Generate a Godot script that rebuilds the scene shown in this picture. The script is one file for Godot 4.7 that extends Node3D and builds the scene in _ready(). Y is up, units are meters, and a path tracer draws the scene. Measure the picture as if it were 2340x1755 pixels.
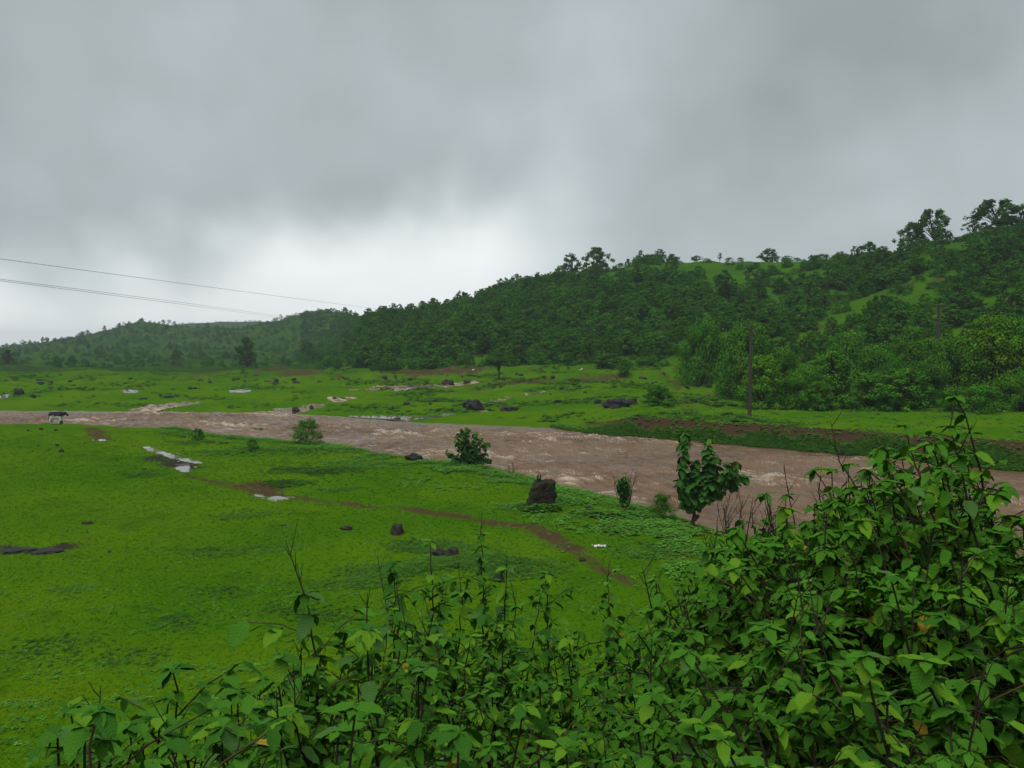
extends Node3D
# A flooded brown river through a green valley under monsoon cloud, seen over shrubs from a road bank.
const F := 1799.0      # focal length of the photograph in its own pixels
const CX := 1170.0
const CY := 877.5
const HOR := 800.0     # row of the horizon
const EYE := 8.6       # metres of the eye above the river
const UMAX := 1.4
const USTEP := 0.004
const NK := 15

var cp := 1.0
var sp := 0.0
var kd := PackedFloat32Array()
var ky := PackedFloat32Array()
var km := PackedFloat32Array()
var n_fine: FastNoiseLite
var n_mid: FastNoiseLite
var n_big: FastNoiseLite
var n_hill: FastNoiseLite
var n_col: FastNoiseLite
var n_patch: FastNoiseLite
var rng := RandomNumberGenerator.new()
var used := {}
var pools := []        # {poly, box, wl, grown}
var tracks := []       # {a, b, w, kind}
var mats := {}
var leafm := {}
var T0 := 0

func mark(s: String) -> void:
	print(s, " ", Time.get_ticks_msec() - T0)

func new_noise(s: int, size: float, oct := 3, ridged := false) -> FastNoiseLite:
	var n := FastNoiseLite.new()
	n.noise_type = FastNoiseLite.TYPE_SIMPLEX_SMOOTH
	n.seed = s
	n.frequency = 1.0 / size
	n.fractal_type = FastNoiseLite.FRACTAL_RIDGED if ridged else FastNoiseLite.FRACTAL_FBM
	n.fractal_octaves = oct
	return n

# ---------------------------------------------------------------- pixels to directions
func ray(px: float, py: float) -> Vector3:
	var a := (px - CX) / F
	var b := -(py - CY) / F
	var v := Vector3(a, b * cp - sp, -b * sp - cp)
	return v / -v.z

func at(px: float, py: float, d: float) -> Vector3:
	return Vector3(0, EYE, 0) + ray(px, py) * d

func lerp_table(t: Array, x: float) -> float:
	if x <= t[0][0]:
		return t[0][1]
	for i in range(1, t.size()):
		if x <= t[i][0]:
			var k: float = (x - t[i - 1][0]) / (t[i][0] - t[i - 1][0])
			return lerpf(t[i - 1][1], t[i][1], k)
	return t[t.size() - 1][1]

# ---------------------------------------------------------------- the lie of the land
const NEAR_EDGE := [[-900, 958], [-400, 963], [0, 969], [119, 969], [224, 972], [271, 976], [398, 979], [481, 995], [615, 1007], [745, 1016], [800, 1025], [874, 1036], [968, 1052], [1025, 1056], [1123, 1069], [1199, 1085], [1235, 1101], [1286, 1116], [1336, 1125], [1402, 1141], [1570, 1190], [1638, 1210], [1740, 1236], [1900, 1275], [2200, 1340], [2700, 1430], [3500, 1560]]
const FAR_EDGE := [[-900, 934], [0, 939], [282, 941], [542, 943], [622, 941], [683, 948], [770, 951], [920, 958], [939, 964], [1047, 969], [1170, 974], [1264, 978], [1333, 989], [1400, 997], [1540, 1005], [1638, 1016], [1731, 1022], [1808, 1028], [1867, 1035], [1995, 1045], [2097, 1056], [2300, 1075], [2700, 1110], [3500, 1170]]
# column, then (distance, row) of: mid meadow, hill foot, mid slope, ridge, valley behind, far ridge
const LAND := [
	[-900, 150, 880, 260, 844, 501, 817, 728, 808, 880, 810, 1400, 804],
	[0, 150, 880, 250, 847, 475, 818, 700, 799, 852, 803, 1400, 799],
	[150, 150, 880, 250, 848, 475, 810, 700, 775, 852, 785, 1400, 785],
	[320, 150, 880, 250, 848, 475, 802, 700, 740, 852, 760, 1400, 752],
	[450, 150, 880, 250, 847, 475, 805, 672, 751, 852, 755, 1400, 741],
	[560, 150, 880, 250, 846, 448, 806, 658, 752, 837, 752, 1400, 737],
	[680, 150, 880, 245, 843, 435, 800, 630, 724, 795, 742, 1400, 741],
	[760, 150, 880, 230, 842, 422, 792, 616, 717, 766, 745, 1400, 755],
	[830, 148, 882, 205, 840, 255, 795, 330, 740, 420, 760, 1400, 775],
	[930, 145, 884, 190, 840, 230, 785, 320, 728, 420, 750, 1400, 775],
	[1040, 142, 885, 187, 839, 222, 765, 310, 704, 420, 735, 1400, 775],
	[1150, 138, 887, 185, 838, 214, 745, 300, 672, 400, 710, 1400, 775],
	[1300, 125, 893, 175, 838, 205, 735, 290, 640, 380, 690, 1400, 775],
	[1500, 108, 908, 160, 836, 195, 722, 270, 608, 370, 660, 1400, 770],
	[1750, 98, 922, 132, 846, 175, 722, 250, 608, 350, 660, 1400, 770],
	[1950, 94, 924, 114, 868, 160, 712, 230, 606, 330, 650, 1400, 770],
	[2100, 90, 924, 106, 886, 150, 694, 210, 576, 310, 620, 1400, 770],
	[2340, 85, 922, 100, 900, 140, 676, 190, 535, 300, 580, 1400, 760],
	[2700, 80, 922, 95, 900, 135, 650, 180, 470, 290, 540, 1400, 760],
	[3500, 75, 925, 90, 900, 130, 640, 170, 450, 280, 540, 900, 760]]

func drop_dist(px: float, py: float, y: float) -> float:
	return (EYE - y) / -ray(px, py).y

func build_columns() -> void:
	var n := int(round(2 * UMAX / USTEP)) + 1
	kd.resize(n * NK); ky.resize(n * NK); km.resize(n * NK)
	for i in n:
		var u := -UMAX + i * USTEP
		var px := CX + F * u
		var wob := n_mid.get_noise_2d(u * 260.0, 7.0) * 3.0
		var dn := drop_dist(px, lerp_table(NEAR_EDGE, px) + wob * 0.5, 0.32)
		var df := drop_dist(px, lerp_table(FAR_EDGE, px), 0.0)
		var bank := smoothstep(1290.0, 1470.0, px)
		var o := i * NK
		var j := 1
		while j < LAND.size() - 1 and LAND[j][0] < px:
			j += 1
		var t := clampf((px - LAND[j - 1][0]) / (LAND[j][0] - LAND[j - 1][0]), 0, 1)
		var ds := [0.5, 11.5, maxf(dn - 8.0, 13.0), dn, dn + 1.3, df - 1.8, df, df + lerpf(3.0, 2.3, bank)]
		var ys := [7.0, 0.95, 0.8, 0.32, -1.0, -1.0, 0.03, lerpf(0.32, 1.8, bank)]
		for m in 6:
			var d0: float = lerpf(LAND[j - 1][1 + 2 * m], LAND[j][1 + 2 * m], t)
			var r0: float = lerpf(LAND[j - 1][2 + 2 * m], LAND[j][2 + 2 * m], t)
			ds.append(d0)
			ys.append(EYE - (r0 - HOR) / F * d0)
		ds.append(2600.0)
		ys.append(14.0)
		for k in NK:
			kd[o + k] = ds[k]
			ky[o + k] = ys[k]
		for k in NK:
			var s := 0.0
			if k > 0 and k < NK - 1:
				var a: float = (ys[k] - ys[k - 1]) / (ds[k] - ds[k - 1])
				var b: float = (ys[k + 1] - ys[k]) / (ds[k + 1] - ds[k])
				if a * b > 0:
					s = 2 * a * b / (a + b)
				if k == 0 or k == 1:
					s = 0.0
			km[o + k] = s
		km[o] = -0.55

func prof(o: int, d: float) -> float:
	var k := 0
	while k < NK - 2 and d > kd[o + k + 1]:
		k += 1
	var w := kd[o + k + 1] - kd[o + k]
	var t := clampf((d - kd[o + k]) / w, 0.0, 1.0)
	var t2 := t * t
	var t3 := t2 * t
	return (2 * t3 - 3 * t2 + 1) * ky[o + k] + (t3 - 2 * t2 + t) * w * km[o + k] + (3 * t2 - 2 * t3) * ky[o + k + 1] + (t3 - t2) * w * km[o + k + 1]

func col_of(u: float) -> int:
	return int(clampf(round((u + UMAX) / USTEP), 0, 2 * UMAX / USTEP)) * NK

func bumps(o: int, x: float, z: float, d: float, fine := true) -> float:
	var b := 0.0
	var nf := n_fine.get_noise_2d(x, z) if fine else 0.0
	if d < kd[o + 3]:
		var a := smoothstep(10.0, 15.0, d) * smoothstep(0.0, 6.0, kd[o + 3] - d)
		b = (n_mid.get_noise_2d(x, z) * 0.22 + nf * 0.05) * (0.15 + 0.85 * a)
	elif d > kd[o + 6]:
		var e := d - kd[o + 6]
		b = n_mid.get_noise_2d(x, z) * 0.25 * smoothstep(0.0, 8.0, e) + nf * 0.12 * smoothstep(0.0, 1.0, e)
		b += n_big.get_noise_2d(x, z) * 1.1 * smoothstep(6.0, 50.0, e)
		var h := d - kd[o + 8]
		if h > 0:
			b += n_hill.get_noise_2d(x, z) * 2.6 * smoothstep(0.0, 120.0, h)
			# low earth steps across the far meadow and the hill foot
			var s := n_big.get_noise_2d(x * 0.35 + 300.0, z * 1.3)
			b += smoothstep(0.08, 0.12, s) * 0.8 * smoothstep(0.0, 25.0, h) * (1.0 - smoothstep(60.0, 120.0, h))
	return b

func ground(x: float, z: float) -> float:
	var d := -z
	if d < 0.5:
		return 7.0
	var u := x / d
	var o := col_of(u)
	var y := prof(o, d) + bumps(o, x, z, d)
	return pooled(x, z, y)

func raw_ground(x: float, z: float, fine := true) -> float:   # without the beds of the pools
	var o := col_of(x / -z)
	return prof(o, -z) + bumps(o, x, z, -z, fine)

func pooled(x: float, z: float, y: float) -> float:
	var p := Vector2(x, z)
	for q in pools:
		if q.box.has_point(p) and Geometry2D.is_point_in_polygon(p, q.poly):
			return y - 0.22
	return y

func hit(px: float, py: float, from := 12.0) -> Vector3:   # where a pixel's ray meets the ground
	var r := ray(px, py)
	var d := from
	var last := d
	while d < 900:
		if EYE + r.y * d < ground(r.x * d, -d):
			var lo := last
			var hi := d
			for k in 14:
				var m := (lo + hi) / 2
				if EYE + r.y * m < ground(r.x * m, -m):
					hi = m
				else:
					lo = m
			return Vector3(r.x * hi, ground(r.x * hi, -hi), -hi)
		last = d
		d *= 1.015
	return Vector3(r.x * 150, ground(r.x * 150, -150), -150)

# ---------------------------------------------------------------- names and tags
func numbered(called: String) -> String:
	var n: int = used.get(called, 0)
	used[called] = n + 1
	return called if n == 0 else "%s_%03d" % [called, n]

func tag(o: Node, label: String, category: String, group := "", kind := "") -> void:
	o.set_meta("label", label)
	o.set_meta("category", category)
	if group:
		o.set_meta("group", group)
	if kind:
		o.set_meta("kind", kind)

func thing(called: String, where: Vector3, label: String, category: String, group := "", turn := 0.0) -> Node3D:
	var o := Node3D.new()
	o.name = numbered(called)
	add_child(o)
	o.position = where
	o.rotation.y = turn
	tag(o, label, category, group)
	return o

func put(mesh: Mesh, called: String, m: Material, parent: Node = self) -> MeshInstance3D:
	var o := MeshInstance3D.new()
	o.mesh = mesh
	if m:
		o.material_override = m
	o.name = numbered(called) if parent == self else called
	parent.add_child(o, true)
	return o

func many(mesh: Mesh, xf: Array, cols: Array, called: String, m: Material, parent: Node = self) -> MultiMeshInstance3D:
	var mm := MultiMesh.new()
	mm.transform_format = MultiMesh.TRANSFORM_3D
	mm.use_colors = cols.size() > 0
	mm.mesh = mesh
	mm.instance_count = xf.size()
	for i in xf.size():
		mm.set_instance_transform(i, xf[i])
		if cols.size() > 0:
			mm.set_instance_color(i, cols[i])
	var o := MultiMeshInstance3D.new()
	o.multimesh = mm
	o.material_override = m
	o.name = numbered(called) if parent == self else called
	parent.add_child(o, true)
	return o

# ---------------------------------------------------------------- mesh collector
class MB:
	var v := PackedVector3Array()
	var n := PackedVector3Array()
	var c := PackedColorArray()
	var uv := PackedVector2Array()
	var ix := PackedInt32Array()
	func vert(p: Vector3, nn: Vector3, cc := Color.WHITE, t := Vector2.ZERO) -> int:
		v.append(p); n.append(nn); c.append(cc); uv.append(t)
		return v.size() - 1
	func tri(a: int, b: int, d: int) -> void:
		var nn := n[a] + n[b] + n[d]
		if (v[d] - v[a]).cross(v[b] - v[a]).dot(nn) < 0:
			ix.append(a); ix.append(d); ix.append(b)
		else:
			ix.append(a); ix.append(b); ix.append(d)
	func mesh() -> ArrayMesh:
		var arr := []
		arr.resize(Mesh.ARRAY_MAX)
		arr[Mesh.ARRAY_VERTEX] = v
		arr[Mesh.ARRAY_NORMAL] = n
		arr[Mesh.ARRAY_COLOR] = c
		arr[Mesh.ARRAY_TEX_UV] = uv
		arr[Mesh.ARRAY_INDEX] = ix
		var m := ArrayMesh.new()
		m.add_surface_from_arrays(Mesh.PRIMITIVE_TRIANGLES, arr)
		return m
	func tube(pts: Array, rad: Array, sides := 6, col := Color.WHITE) -> void:
		var first := v.size()
		var count := pts.size()
		for i in count:
			var dir: Vector3 = (pts[mini(i + 1, count - 1)] - pts[maxi(i - 1, 0)]).normalized()
			var side := dir.cross(Vector3.UP if absf(dir.y) < 0.9 else Vector3.RIGHT).normalized()
			var top := side.cross(dir)
			for k in sides:
				var a := TAU * k / sides
				var q := side * cos(a) + top * sin(a)
				vert(pts[i] + q * rad[i], q, col, Vector2(float(k) / sides, i * 0.2))
		for i in count - 1:
			for k in sides:
				var a0 := first + i * sides + k
				var a1 := first + i * sides + (k + 1) % sides
				tri(a0, a1, a0 + sides)
				tri(a1, a1 + sides, a0 + sides)
		var cap := vert(pts[count - 1], (pts[count - 1] - pts[count - 2]).normalized(), col)
		for k in sides:
			tri(first + (count - 1) * sides + k, first + (count - 1) * sides + (k + 1) % sides, cap)

# ---------------------------------------------------------------- materials
func noise_tex(s: int, size: float, lo: float, hi: float, px := 256, ridged := false) -> ImageTexture:
	var im := new_noise(s, size, 4, ridged).get_seamless_image(px, px)
	im.convert(Image.FORMAT_L8)
	var b := im.get_data()
	var lut := PackedByteArray()
	lut.resize(256)
	for i in 256:
		lut[i] = int(clampf(lerpf(lo, hi, smoothstep(0.15, 0.85, i / 255.0)), 0, 1) * 255)
	for i in b.size():
		b[i] = lut[b[i]]
	var out := Image.create_from_data(px, px, false, Image.FORMAT_L8, b)
	out.convert(Image.FORMAT_RGB8)
	return ImageTexture.create_from_image(out)

func normal_tex(s: int, size: float, strength: float, px := 256) -> ImageTexture:
	var im := new_noise(s, size, 4).get_seamless_image(px, px)
	im.convert(Image.FORMAT_RGB8)
	im.bump_map_to_normal_map(strength)
	return ImageTexture.create_from_image(im)

func mat(col: Color, rough := 0.8, spec := 0.5) -> StandardMaterial3D:   # col in linear values
	var m := StandardMaterial3D.new()
	m.albedo_color = col.linear_to_srgb()
	m.roughness = rough
	m.metallic_specular = spec
	return m

func leaf_mat(col: Color, back := 0.25, rough := 0.55) -> StandardMaterial3D:
	var m := mat(col, rough, 0.35)
	m.vertex_color_use_as_albedo = true
	m.backlight_enabled = true
	m.backlight = Color(back * 0.9, back, back * 0.35)
	m.cull_mode = BaseMaterial3D.CULL_DISABLED
	return m

# ---------------------------------------------------------------- light
func set_camera() -> void:
	var c := Camera3D.new()
	c.name = "camera"
	c.position = Vector3(0, EYE, 0)
	c.rotation.x = -atan((CY - HOR) / F)
	c.fov = rad_to_deg(2 * atan(1755.0 / 2 / F))
	c.near = 0.1
	c.far = 6000
	add_child(c)
	c.current = true

const EXPO := 1.55

func set_sky() -> void:
	var w := 1024
	var h := 512
	var n1 := new_noise(11, 0.42, 4)
	var n2 := new_noise(12, 1.1, 3)
	var n3 := new_noise(13, 0.5, 3)
	var im := Image.create(w, h, false, Image.FORMAT_RGBF)
	for j in h:
		var el := PI * (0.5 - (j + 0.5) / h)
		for i in w:
			if el < -0.02:
				im.set_pixel(i, j, Color(0.05, 0.065, 0.045))
				continue
			var az := TAU * (i + 0.5) / w       # 0 ahead, right positive
			if az > PI:
				az -= TAU
			var dir := Vector3(sin(az) * cos(el), maxf(sin(el), 0.0), -cos(az) * cos(el))
			var q := dir / (dir.y + 0.30)
			var soft := n1.get_noise_3dv(dir * 1.1) * 0.5 + n2.get_noise_2d(q.x * 0.8, q.z * 0.8) * 0.5
			# the pale gap under the edge of the rain cloud; it closes towards the right
			var edge := 0.098 + 0.105 * smoothstep(-0.5, -0.03, az) + soft * 0.06 + n1.get_noise_3dv(dir * 3.0 + Vector3(4, 0, 0)) * 0.04
			var open := 1.0 - 0.92 * smoothstep(-0.06, 0.16, az + soft * 0.08) * (1.0 - smoothstep(1.2, 2.4, az))
			var gap := (1.0 - smoothstep(-0.085, 0.045, el - edge)) * open
			var cloud := 0.465 + soft * 0.17 + n3.get_noise_2d(q.x * 0.5 + 2.0, q.z * 0.5) * 0.05 + n1.get_noise_3dv(dir * 4.0 + Vector3(0, 9, 0)) * 0.035
			# the lighter seam that rises from the gap, and a lighter band low on the right
			var seam := (az - (el - 0.19) * 0.75 + soft * 0.10) / 0.13
			cloud += 0.10 * exp(-seam * seam) * smoothstep(0.03, 0.16, el) * (1.0 - smoothstep(0.30, 0.62, el))
			var low := (el - 0.24 - n1.get_noise_3dv(dir * 2.0) * 0.05) / 0.075
			cloud += 0.10 * exp(-low * low) * smoothstep(0.28, 0.55, az) * (1.0 - smoothstep(1.6, 2.6, az))
			cloud -= 0.045 * smoothstep(0.30, 0.45, el)
			var g := lerpf(clampf(cloud, 0.27, 0.7), 0.97 + n3.get_noise_2d(q.x, q.z) * 0.05, gap) / EXPO
			im.set_pixel(i, j, Color(g * lerpf(0.86, 0.95, gap), g * 0.985, g * lerpf(1.02, 1.0, gap)))
	var pano := PanoramaSkyMaterial.new()
	pano.panorama = ImageTexture.create_from_image(im)
	var sky := Sky.new()
	sky.sky_material = pano
	var e := Environment.new()
	e.background_mode = Environment.BG_SKY
	e.sky = sky
	e.tonemap_mode = Environment.TONE_MAPPER_LINEAR
	e.tonemap_exposure = EXPO
	e.sdfgi_enabled = true
	e.ssao_enabled = true
	e.ssil_enabled = true
	e.fog_enabled = true
	e.fog_light_color = Color(0.86, 0.92, 0.95)
	e.fog_density = 0.00027
	var we := WorldEnvironment.new()
	we.name = "world"
	we.environment = e
	add_child(we)
	var sun := DirectionalLight3D.new()
	sun.name = "sun"
	sun.light_energy = 0.5
	sun.light_angular_distance = 50
	sun.light_color = Color(1.0, 0.985, 0.96)
	sun.shadow_enabled = true
	sun.rotation_degrees = Vector3(-68, -30, 0)
	add_child(sun)

# ---------------------------------------------------------------- still water laid into the ground, and worn tracks
func add_pool(pts: Array, swell := 0.0) -> Dictionary:
	var poly := PackedVector2Array()
	for p in pts:
		var g := hit(p[0], p[1])
		if g.y < 0.0:
			var r := ray(p[0], p[1])
			var d := EYE / -r.y
			g = Vector3(r.x * d, 0, -d)
		poly.append(Vector2(g.x, g.z))
	# ragged edge: split every side and shift the new points
	var ragged := PackedVector2Array()
	for i in poly.size():
		var a := poly[i]
		var b := poly[(i + 1) % poly.size()]
		var n := int(clampf(a.distance_to(b) / 0.5, 1, 10))
		for k in n:
			var q := a.lerp(b, float(k) / n)
			if k > 0 and swell == 0.0:
				q += Vector2(n_fine.get_noise_2d(q.x * 2, q.y * 2), n_fine.get_noise_2d(q.y * 2 + 50, q.x * 2)) * minf(0.22, a.distance_to(b) * 0.10)
			ragged.append(q)
	if swell > 0:
		ragged = Geometry2D.offset_polygon(ragged, swell, Geometry2D.JOIN_ROUND)[0]
	var sheet := Geometry2D.offset_polygon(ragged, 0.55, Geometry2D.JOIN_ROUND)
	var box := Rect2(sheet[0][0], Vector2.ZERO)
	for q in sheet[0]:
		box = box.expand(q)
	return {"poly": ragged, "sheet": sheet[0], "box": box}

func pool_sheet(q: Dictionary, called: String, m: Material, label: String, group: String, waves := 0.0) -> void:
	var mb := MB.new()
	var c := Vector3(q.box.get_center().x, 0, q.box.get_center().y)
	c.y = raw_ground(c.x, c.z)
	var st: float = clampf(q.box.size.x / 60.0, 0.08, 0.4)
	var nx := int(q.box.size.x / st) + 1
	var nz := int(q.box.size.y / st) + 1
	var ids := {}
	for j in nz + 1:
		for i in nx + 1:
			var p := Vector2(q.box.position.x + i * st, q.box.position.y + j * st)
			if Geometry2D.is_point_in_polygon(p, q.sheet):
				var y := maxf(raw_ground(p.x, p.y, false) - (0.07 if waves > 0 else 0.018), 0.02)
				var w := river_wave(p.x + 40.0, p.y) if waves > 0 else Vector3.ZERO
				ids[j * (nx + 2) + i] = mb.vert(Vector3(p.x, y + (w.x - 0.12) * waves, p.y) - c, Vector3(-w.y * waves, 1, -w.z * waves).normalized(), water_col(p.x + 90, p.y, w.x + 0.05) if waves > 0 else Color.WHITE)
	for k in ids:
		if ids.has(k + 1) and ids.has(k + nx + 2) and ids.has(k + nx + 3):
			mb.tri(ids[k], ids[k + 1], ids[k + nx + 2])
			mb.tri(ids[k + 1], ids[k + nx + 3], ids[k + nx + 2])
	if mb.ix.size() == 0:
		return
	var o := put(mb.mesh(), called, m)
	o.position = c
	tag(o, label, called.replace("_", " "), group, "structure")

func add_track(pts: Array, w: float, kind: String) -> void:
	var last = null
	for p in pts:
		var h := hit(p[0], p[1])
		var q := Vector2(h.x, h.z)
		if last != null:
			var ww: float = w * (p[2] if p.size() > 2 else 1.0)
			tracks.append({"a": last, "b": q, "w": ww, "kind": kind, "box": Rect2(last, Vector2.ZERO).expand(q).grow(ww * 1.7)})
		last = q

# ---------------------------------------------------------------- ground
const GRASS_A := Color(0.086, 0.180, 0.006)
const GRASS_B := Color(0.052, 0.148, 0.006)
const GRASS_D := Color(0.034, 0.104, 0.008)
const SOIL := Color(0.082, 0.050, 0.030)
const BANK_SOIL := Color(0.068, 0.040, 0.024)
const WET_SOIL := Color(0.042, 0.035, 0.029)
const HILL_GRASS := Color(0.042, 0.112, 0.010)

func bank_soil(o: int, x: float, z: float, d: float) -> float:   # bare earth: a ragged strip under the lip, and slips below it
	var e := (d - kd[o + 6]) / (kd[o + 7] - kd[o + 6])
	return smoothstep(0.35, 0.65, e * 1.1 - 0.03 + n_patch.get_noise_2d(x * 0.7, z * 0.7) * 0.5 + n_fine.get_noise_2d(x * 2.0, z * 2.0) * 0.25)

func ground_col(o: int, x: float, z: float, d: float, u: float) -> Color:
	var a := n_col.get_noise_2d(x * 0.6, z * 0.6)
	var b := n_patch.get_noise_2d(x, z)
	var f := n_fine.get_noise_2d(x * 3.1, z * 3.1)
	var c := GRASS_B.lerp(GRASS_A, clampf(0.55 + a * 1.1 + b * 0.25 + f * 0.25, 0, 1))
	c = c.lerp(GRASS_D, clampf((b - 0.28) * 1.8 + f * 0.3, 0, 0.5))
	if d < 13.0:
		c = c.lerp(SOIL.lerp(GRASS_D, 0.5 + f * 0.5), 1.0 - smoothstep(10.0, 13.0, d))
	if d > kd[o + 6] - 0.6 and d < kd[o + 7] + 0.5 and u > 0.05:
		var s := bank_soil(o, x, z, d)
		c = GRASS_D.lerp(BANK_SOIL, s).lerp(c, 1.0 - smoothstep(0.05, 0.14, u))
	elif absf(d - kd[o + 3]) < 0.9:
		c = c.lerp(SOIL, 0.5)
	if d > kd[o + 8]:
		var e := d - kd[o + 8]
		var hill := smoothstep(10.0, 90.0, e)
		var turf := HILL_GRASS.lerp(GRASS_B, clampf(a + 0.4, 0, 1))
		if u < -0.2:     # rougher, darker growth on the far hills
			turf = turf.lerp(Color(0.026, 0.064, 0.015), smoothstep(-0.2, -0.27, u) * clampf(0.75 + b * 0.9 + n_hill.get_noise_2d(x * 2.0, z * 2.0) * 0.8, 0.2, 1))
		c = c.lerp(turf, hill)
		var st := n_big.get_noise_2d(x * 0.35 + 300.0, z * 1.3)
		var band := smoothstep(0.05, 0.085, st) - smoothstep(0.115, 0.15, st)
		c = c.lerp(SOIL, 0.75 * band * smoothstep(-0.2, 0.3, b + 0.15) * (1.0 - smoothstep(70.0, 120.0, e)))
	if d > 14.0 and d < 260.0:
		var p := Vector2(x, z)
		for t in tracks:
			if not t.box.has_point(p):
				continue
			var q: Vector2 = Geometry2D.get_closest_point_to_segment(p, t.a, t.b)
			var dist: float = p.distance_to(q) / t.w
			if dist < 1.6:
				var k := 1.0 - smoothstep(0.35, 1.15, dist + f * 0.8 + b * 0.9)
				c = c.lerp(WET_SOIL if t.kind == "wet" else SOIL, k * (0.95 if t.kind == "wet" else 0.85))
	return c

func build_ground() -> void:
	var us := PackedFloat32Array()
	var u := -5.0
	while u < 5.0:
		us.append(u)
		u += 0.003 if absf(u + 0.0015) < 0.70 else 0.02 if absf(u) < 1.3 else 0.35
	us.append(5.0)
	var dd := PackedFloat32Array()
	var d := 0.25
	while d < 2600:
		dd.append(d)
		d *= 1.05 if d < 10 else 1.012 if d < 17 else 1.0065 if d < 118 else 1.010 if d < 260 else 1.022 if d < 1000 else 1.1
	var nu := us.size()
	var nd := dd.size()
	var v := PackedVector3Array()
	var c := PackedColorArray()
	var uv := PackedVector2Array()
	var zone := PackedByteArray()
	v.resize(nu * nd); c.resize(nu * nd); uv.resize(nu * nd); zone.resize(nu * nd)
	for i in nu:
		var uu := us[i]
		var o := col_of(uu)
		# columns are read at their own angle, so blend the two nearest for a smooth sheet
		var fu := clampf((uu + UMAX) / USTEP, 0, 2 * UMAX / USTEP - 1)
		var o0 := int(fu) * NK
		var ft := fu - int(fu)
		for j in nd:
			var dj := dd[j]
			var x := uu * dj
			var y := 7.0
			if dj >= 0.5:
				y = lerpf(prof(o0, dj), prof(o0 + NK, dj), ft) + bumps(o, x, -dj, dj)
				if dj > 25.0 and dj < 260.0:
					y = pooled(x, -dj, y)
			var k := i * nd + j
			v[k] = Vector3(x, y, -dj)
			c[k] = ground_col(o, x, -dj, dj, uu)
			uv[k] = Vector2(x, -dj) * 0.35
			zone[k] = 0 if dj < kd[o + 9] - 8.0 else 1 if CX + F * uu > 790 else 2
	mark("ground verts %d" % (nu * nd))
	var n := PackedVector3Array()
	n.resize(nu * nd)
	for i in nu:
		for j in nd:
			var k := i * nd + j
			var a := v[mini(i + 1, nu - 1) * nd + j] - v[maxi(i - 1, 0) * nd + j]
			var b := v[i * nd + mini(j + 1, nd - 1)] - v[i * nd + maxi(j - 1, 0)]
			n[k] = a.cross(b).normalized()
	var ix := [PackedInt32Array(), PackedInt32Array(), PackedInt32Array()]
	for i in nu - 1:
		for j in nd - 1:
			var k := i * nd + j
			var t: PackedInt32Array = ix[zone[k]]
			t.append_array([k, k + 1, k + nd, k + nd, k + 1, k + nd + 1])
			ix[zone[k]] = t
	# the level verge behind the camera
	var g := mat(Color(1, 1, 1), 1.0, 0.0)
	g.vertex_color_use_as_albedo = true
	g.albedo_texture = noise_tex(21, 9.0, 0.86, 1.0, 512)
	g.normal_enabled = true
	g.normal_texture = normal_tex(22, 7.0, 6.0, 512)
	g.normal_scale = 0.35
	mats.ground = g
	var names := ["ground", "wooded_hill", "distant_hill"]
	var labels := ["bright green grassy valley floor with worn brown tracks", "steep green hill covered with trees behind the river", "hazy low green hills dotted with scrub far down the valley"]
	for q in 3:
		var seen := {}
		var mb := MB.new()
		for k in ix[q]:
			if not seen.has(k):
				seen[k] = mb.v.size()
				mb.v.append(v[k]); mb.n.append(n[k]); mb.c.append(c[k]); mb.uv.append(uv[k])
			mb.ix.append(seen[k])
		if q == 0:
			var f := mb.v.size()
			for p in [Vector3(-60, 7, -0.25), Vector3(60, 7, -0.25), Vector3(60, 7, 60), Vector3(-60, 7, 60)]:
				mb.vert(p, Vector3.UP, SOIL, Vector2(p.x, p.z) * 0.35)
			mb.tri(f, f + 1, f + 2)
			mb.tri(f, f + 2, f + 3)
		var o := put(mb.mesh(), names[q], g)
		tag(o, labels[q], ["ground", "hill", "hill"][q], "", "structure")
	mark("ground done")

# ---------------------------------------------------------------- river
var w1: FastNoiseLite
var w2: FastNoiseLite
var w3: FastNoiseLite
var wf: FastNoiseLite
const FLOW := Vector2(0.86, 0.51)     # downstream, to the right and towards the camera

func wave_h(x: float, z: float) -> float:
	var s := x * FLOW.x + z * FLOW.y
	var t := -x * FLOW.y + z * FLOW.x
	var r1 := w1.get_noise_2d(s * 0.5, t * 0.85)
	var r2 := w2.get_noise_2d(s * 0.5, t)
	var big := w3.get_noise_2d(s * 0.5, t)
	return r1 * 0.40 * (0.6 + big * 0.9) + r2 * 0.15 + big * 0.12

func river_wave(x: float, z: float) -> Vector3:   # height and the two slopes
	var h := wave_h(x, z)
	return Vector3(h, (wave_h(x + 0.12, z) - h) / 0.12, (wave_h(x, z + 0.12) - h) / 0.12)

const WATER := Color(0.172, 0.104, 0.058)
const WATER_RED := Color(0.100, 0.054, 0.026)
const FOAM := Color(0.46, 0.37, 0.28)

func water_col(x: float, z: float, h: float) -> Color:
	var s := x * FLOW.x + z * FLOW.y
	var t := -x * FLOW.y + z * FLOW.x
	var streak := wf.get_noise_2d(s * 0.12, t * 1.7)
	var area := w3.get_noise_2d(s * 0.55 + 80, t * 0.8)
	var fine := w2.get_noise_2d(s * 0.35 + 7.0, t * 2.8)
	var c := WATER.lerp(WATER_RED, clampf(0.30 + w3.get_noise_2d(x * 1.4, z * 1.4 + 30) * 0.8 + fine * 0.9, 0, 1))
	var f := smoothstep(0.27, 0.48, h * 0.75 + streak * 0.27 + area * 0.20 + fine * 0.16)
	return c.lerp(FOAM, f * 0.9)

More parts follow.
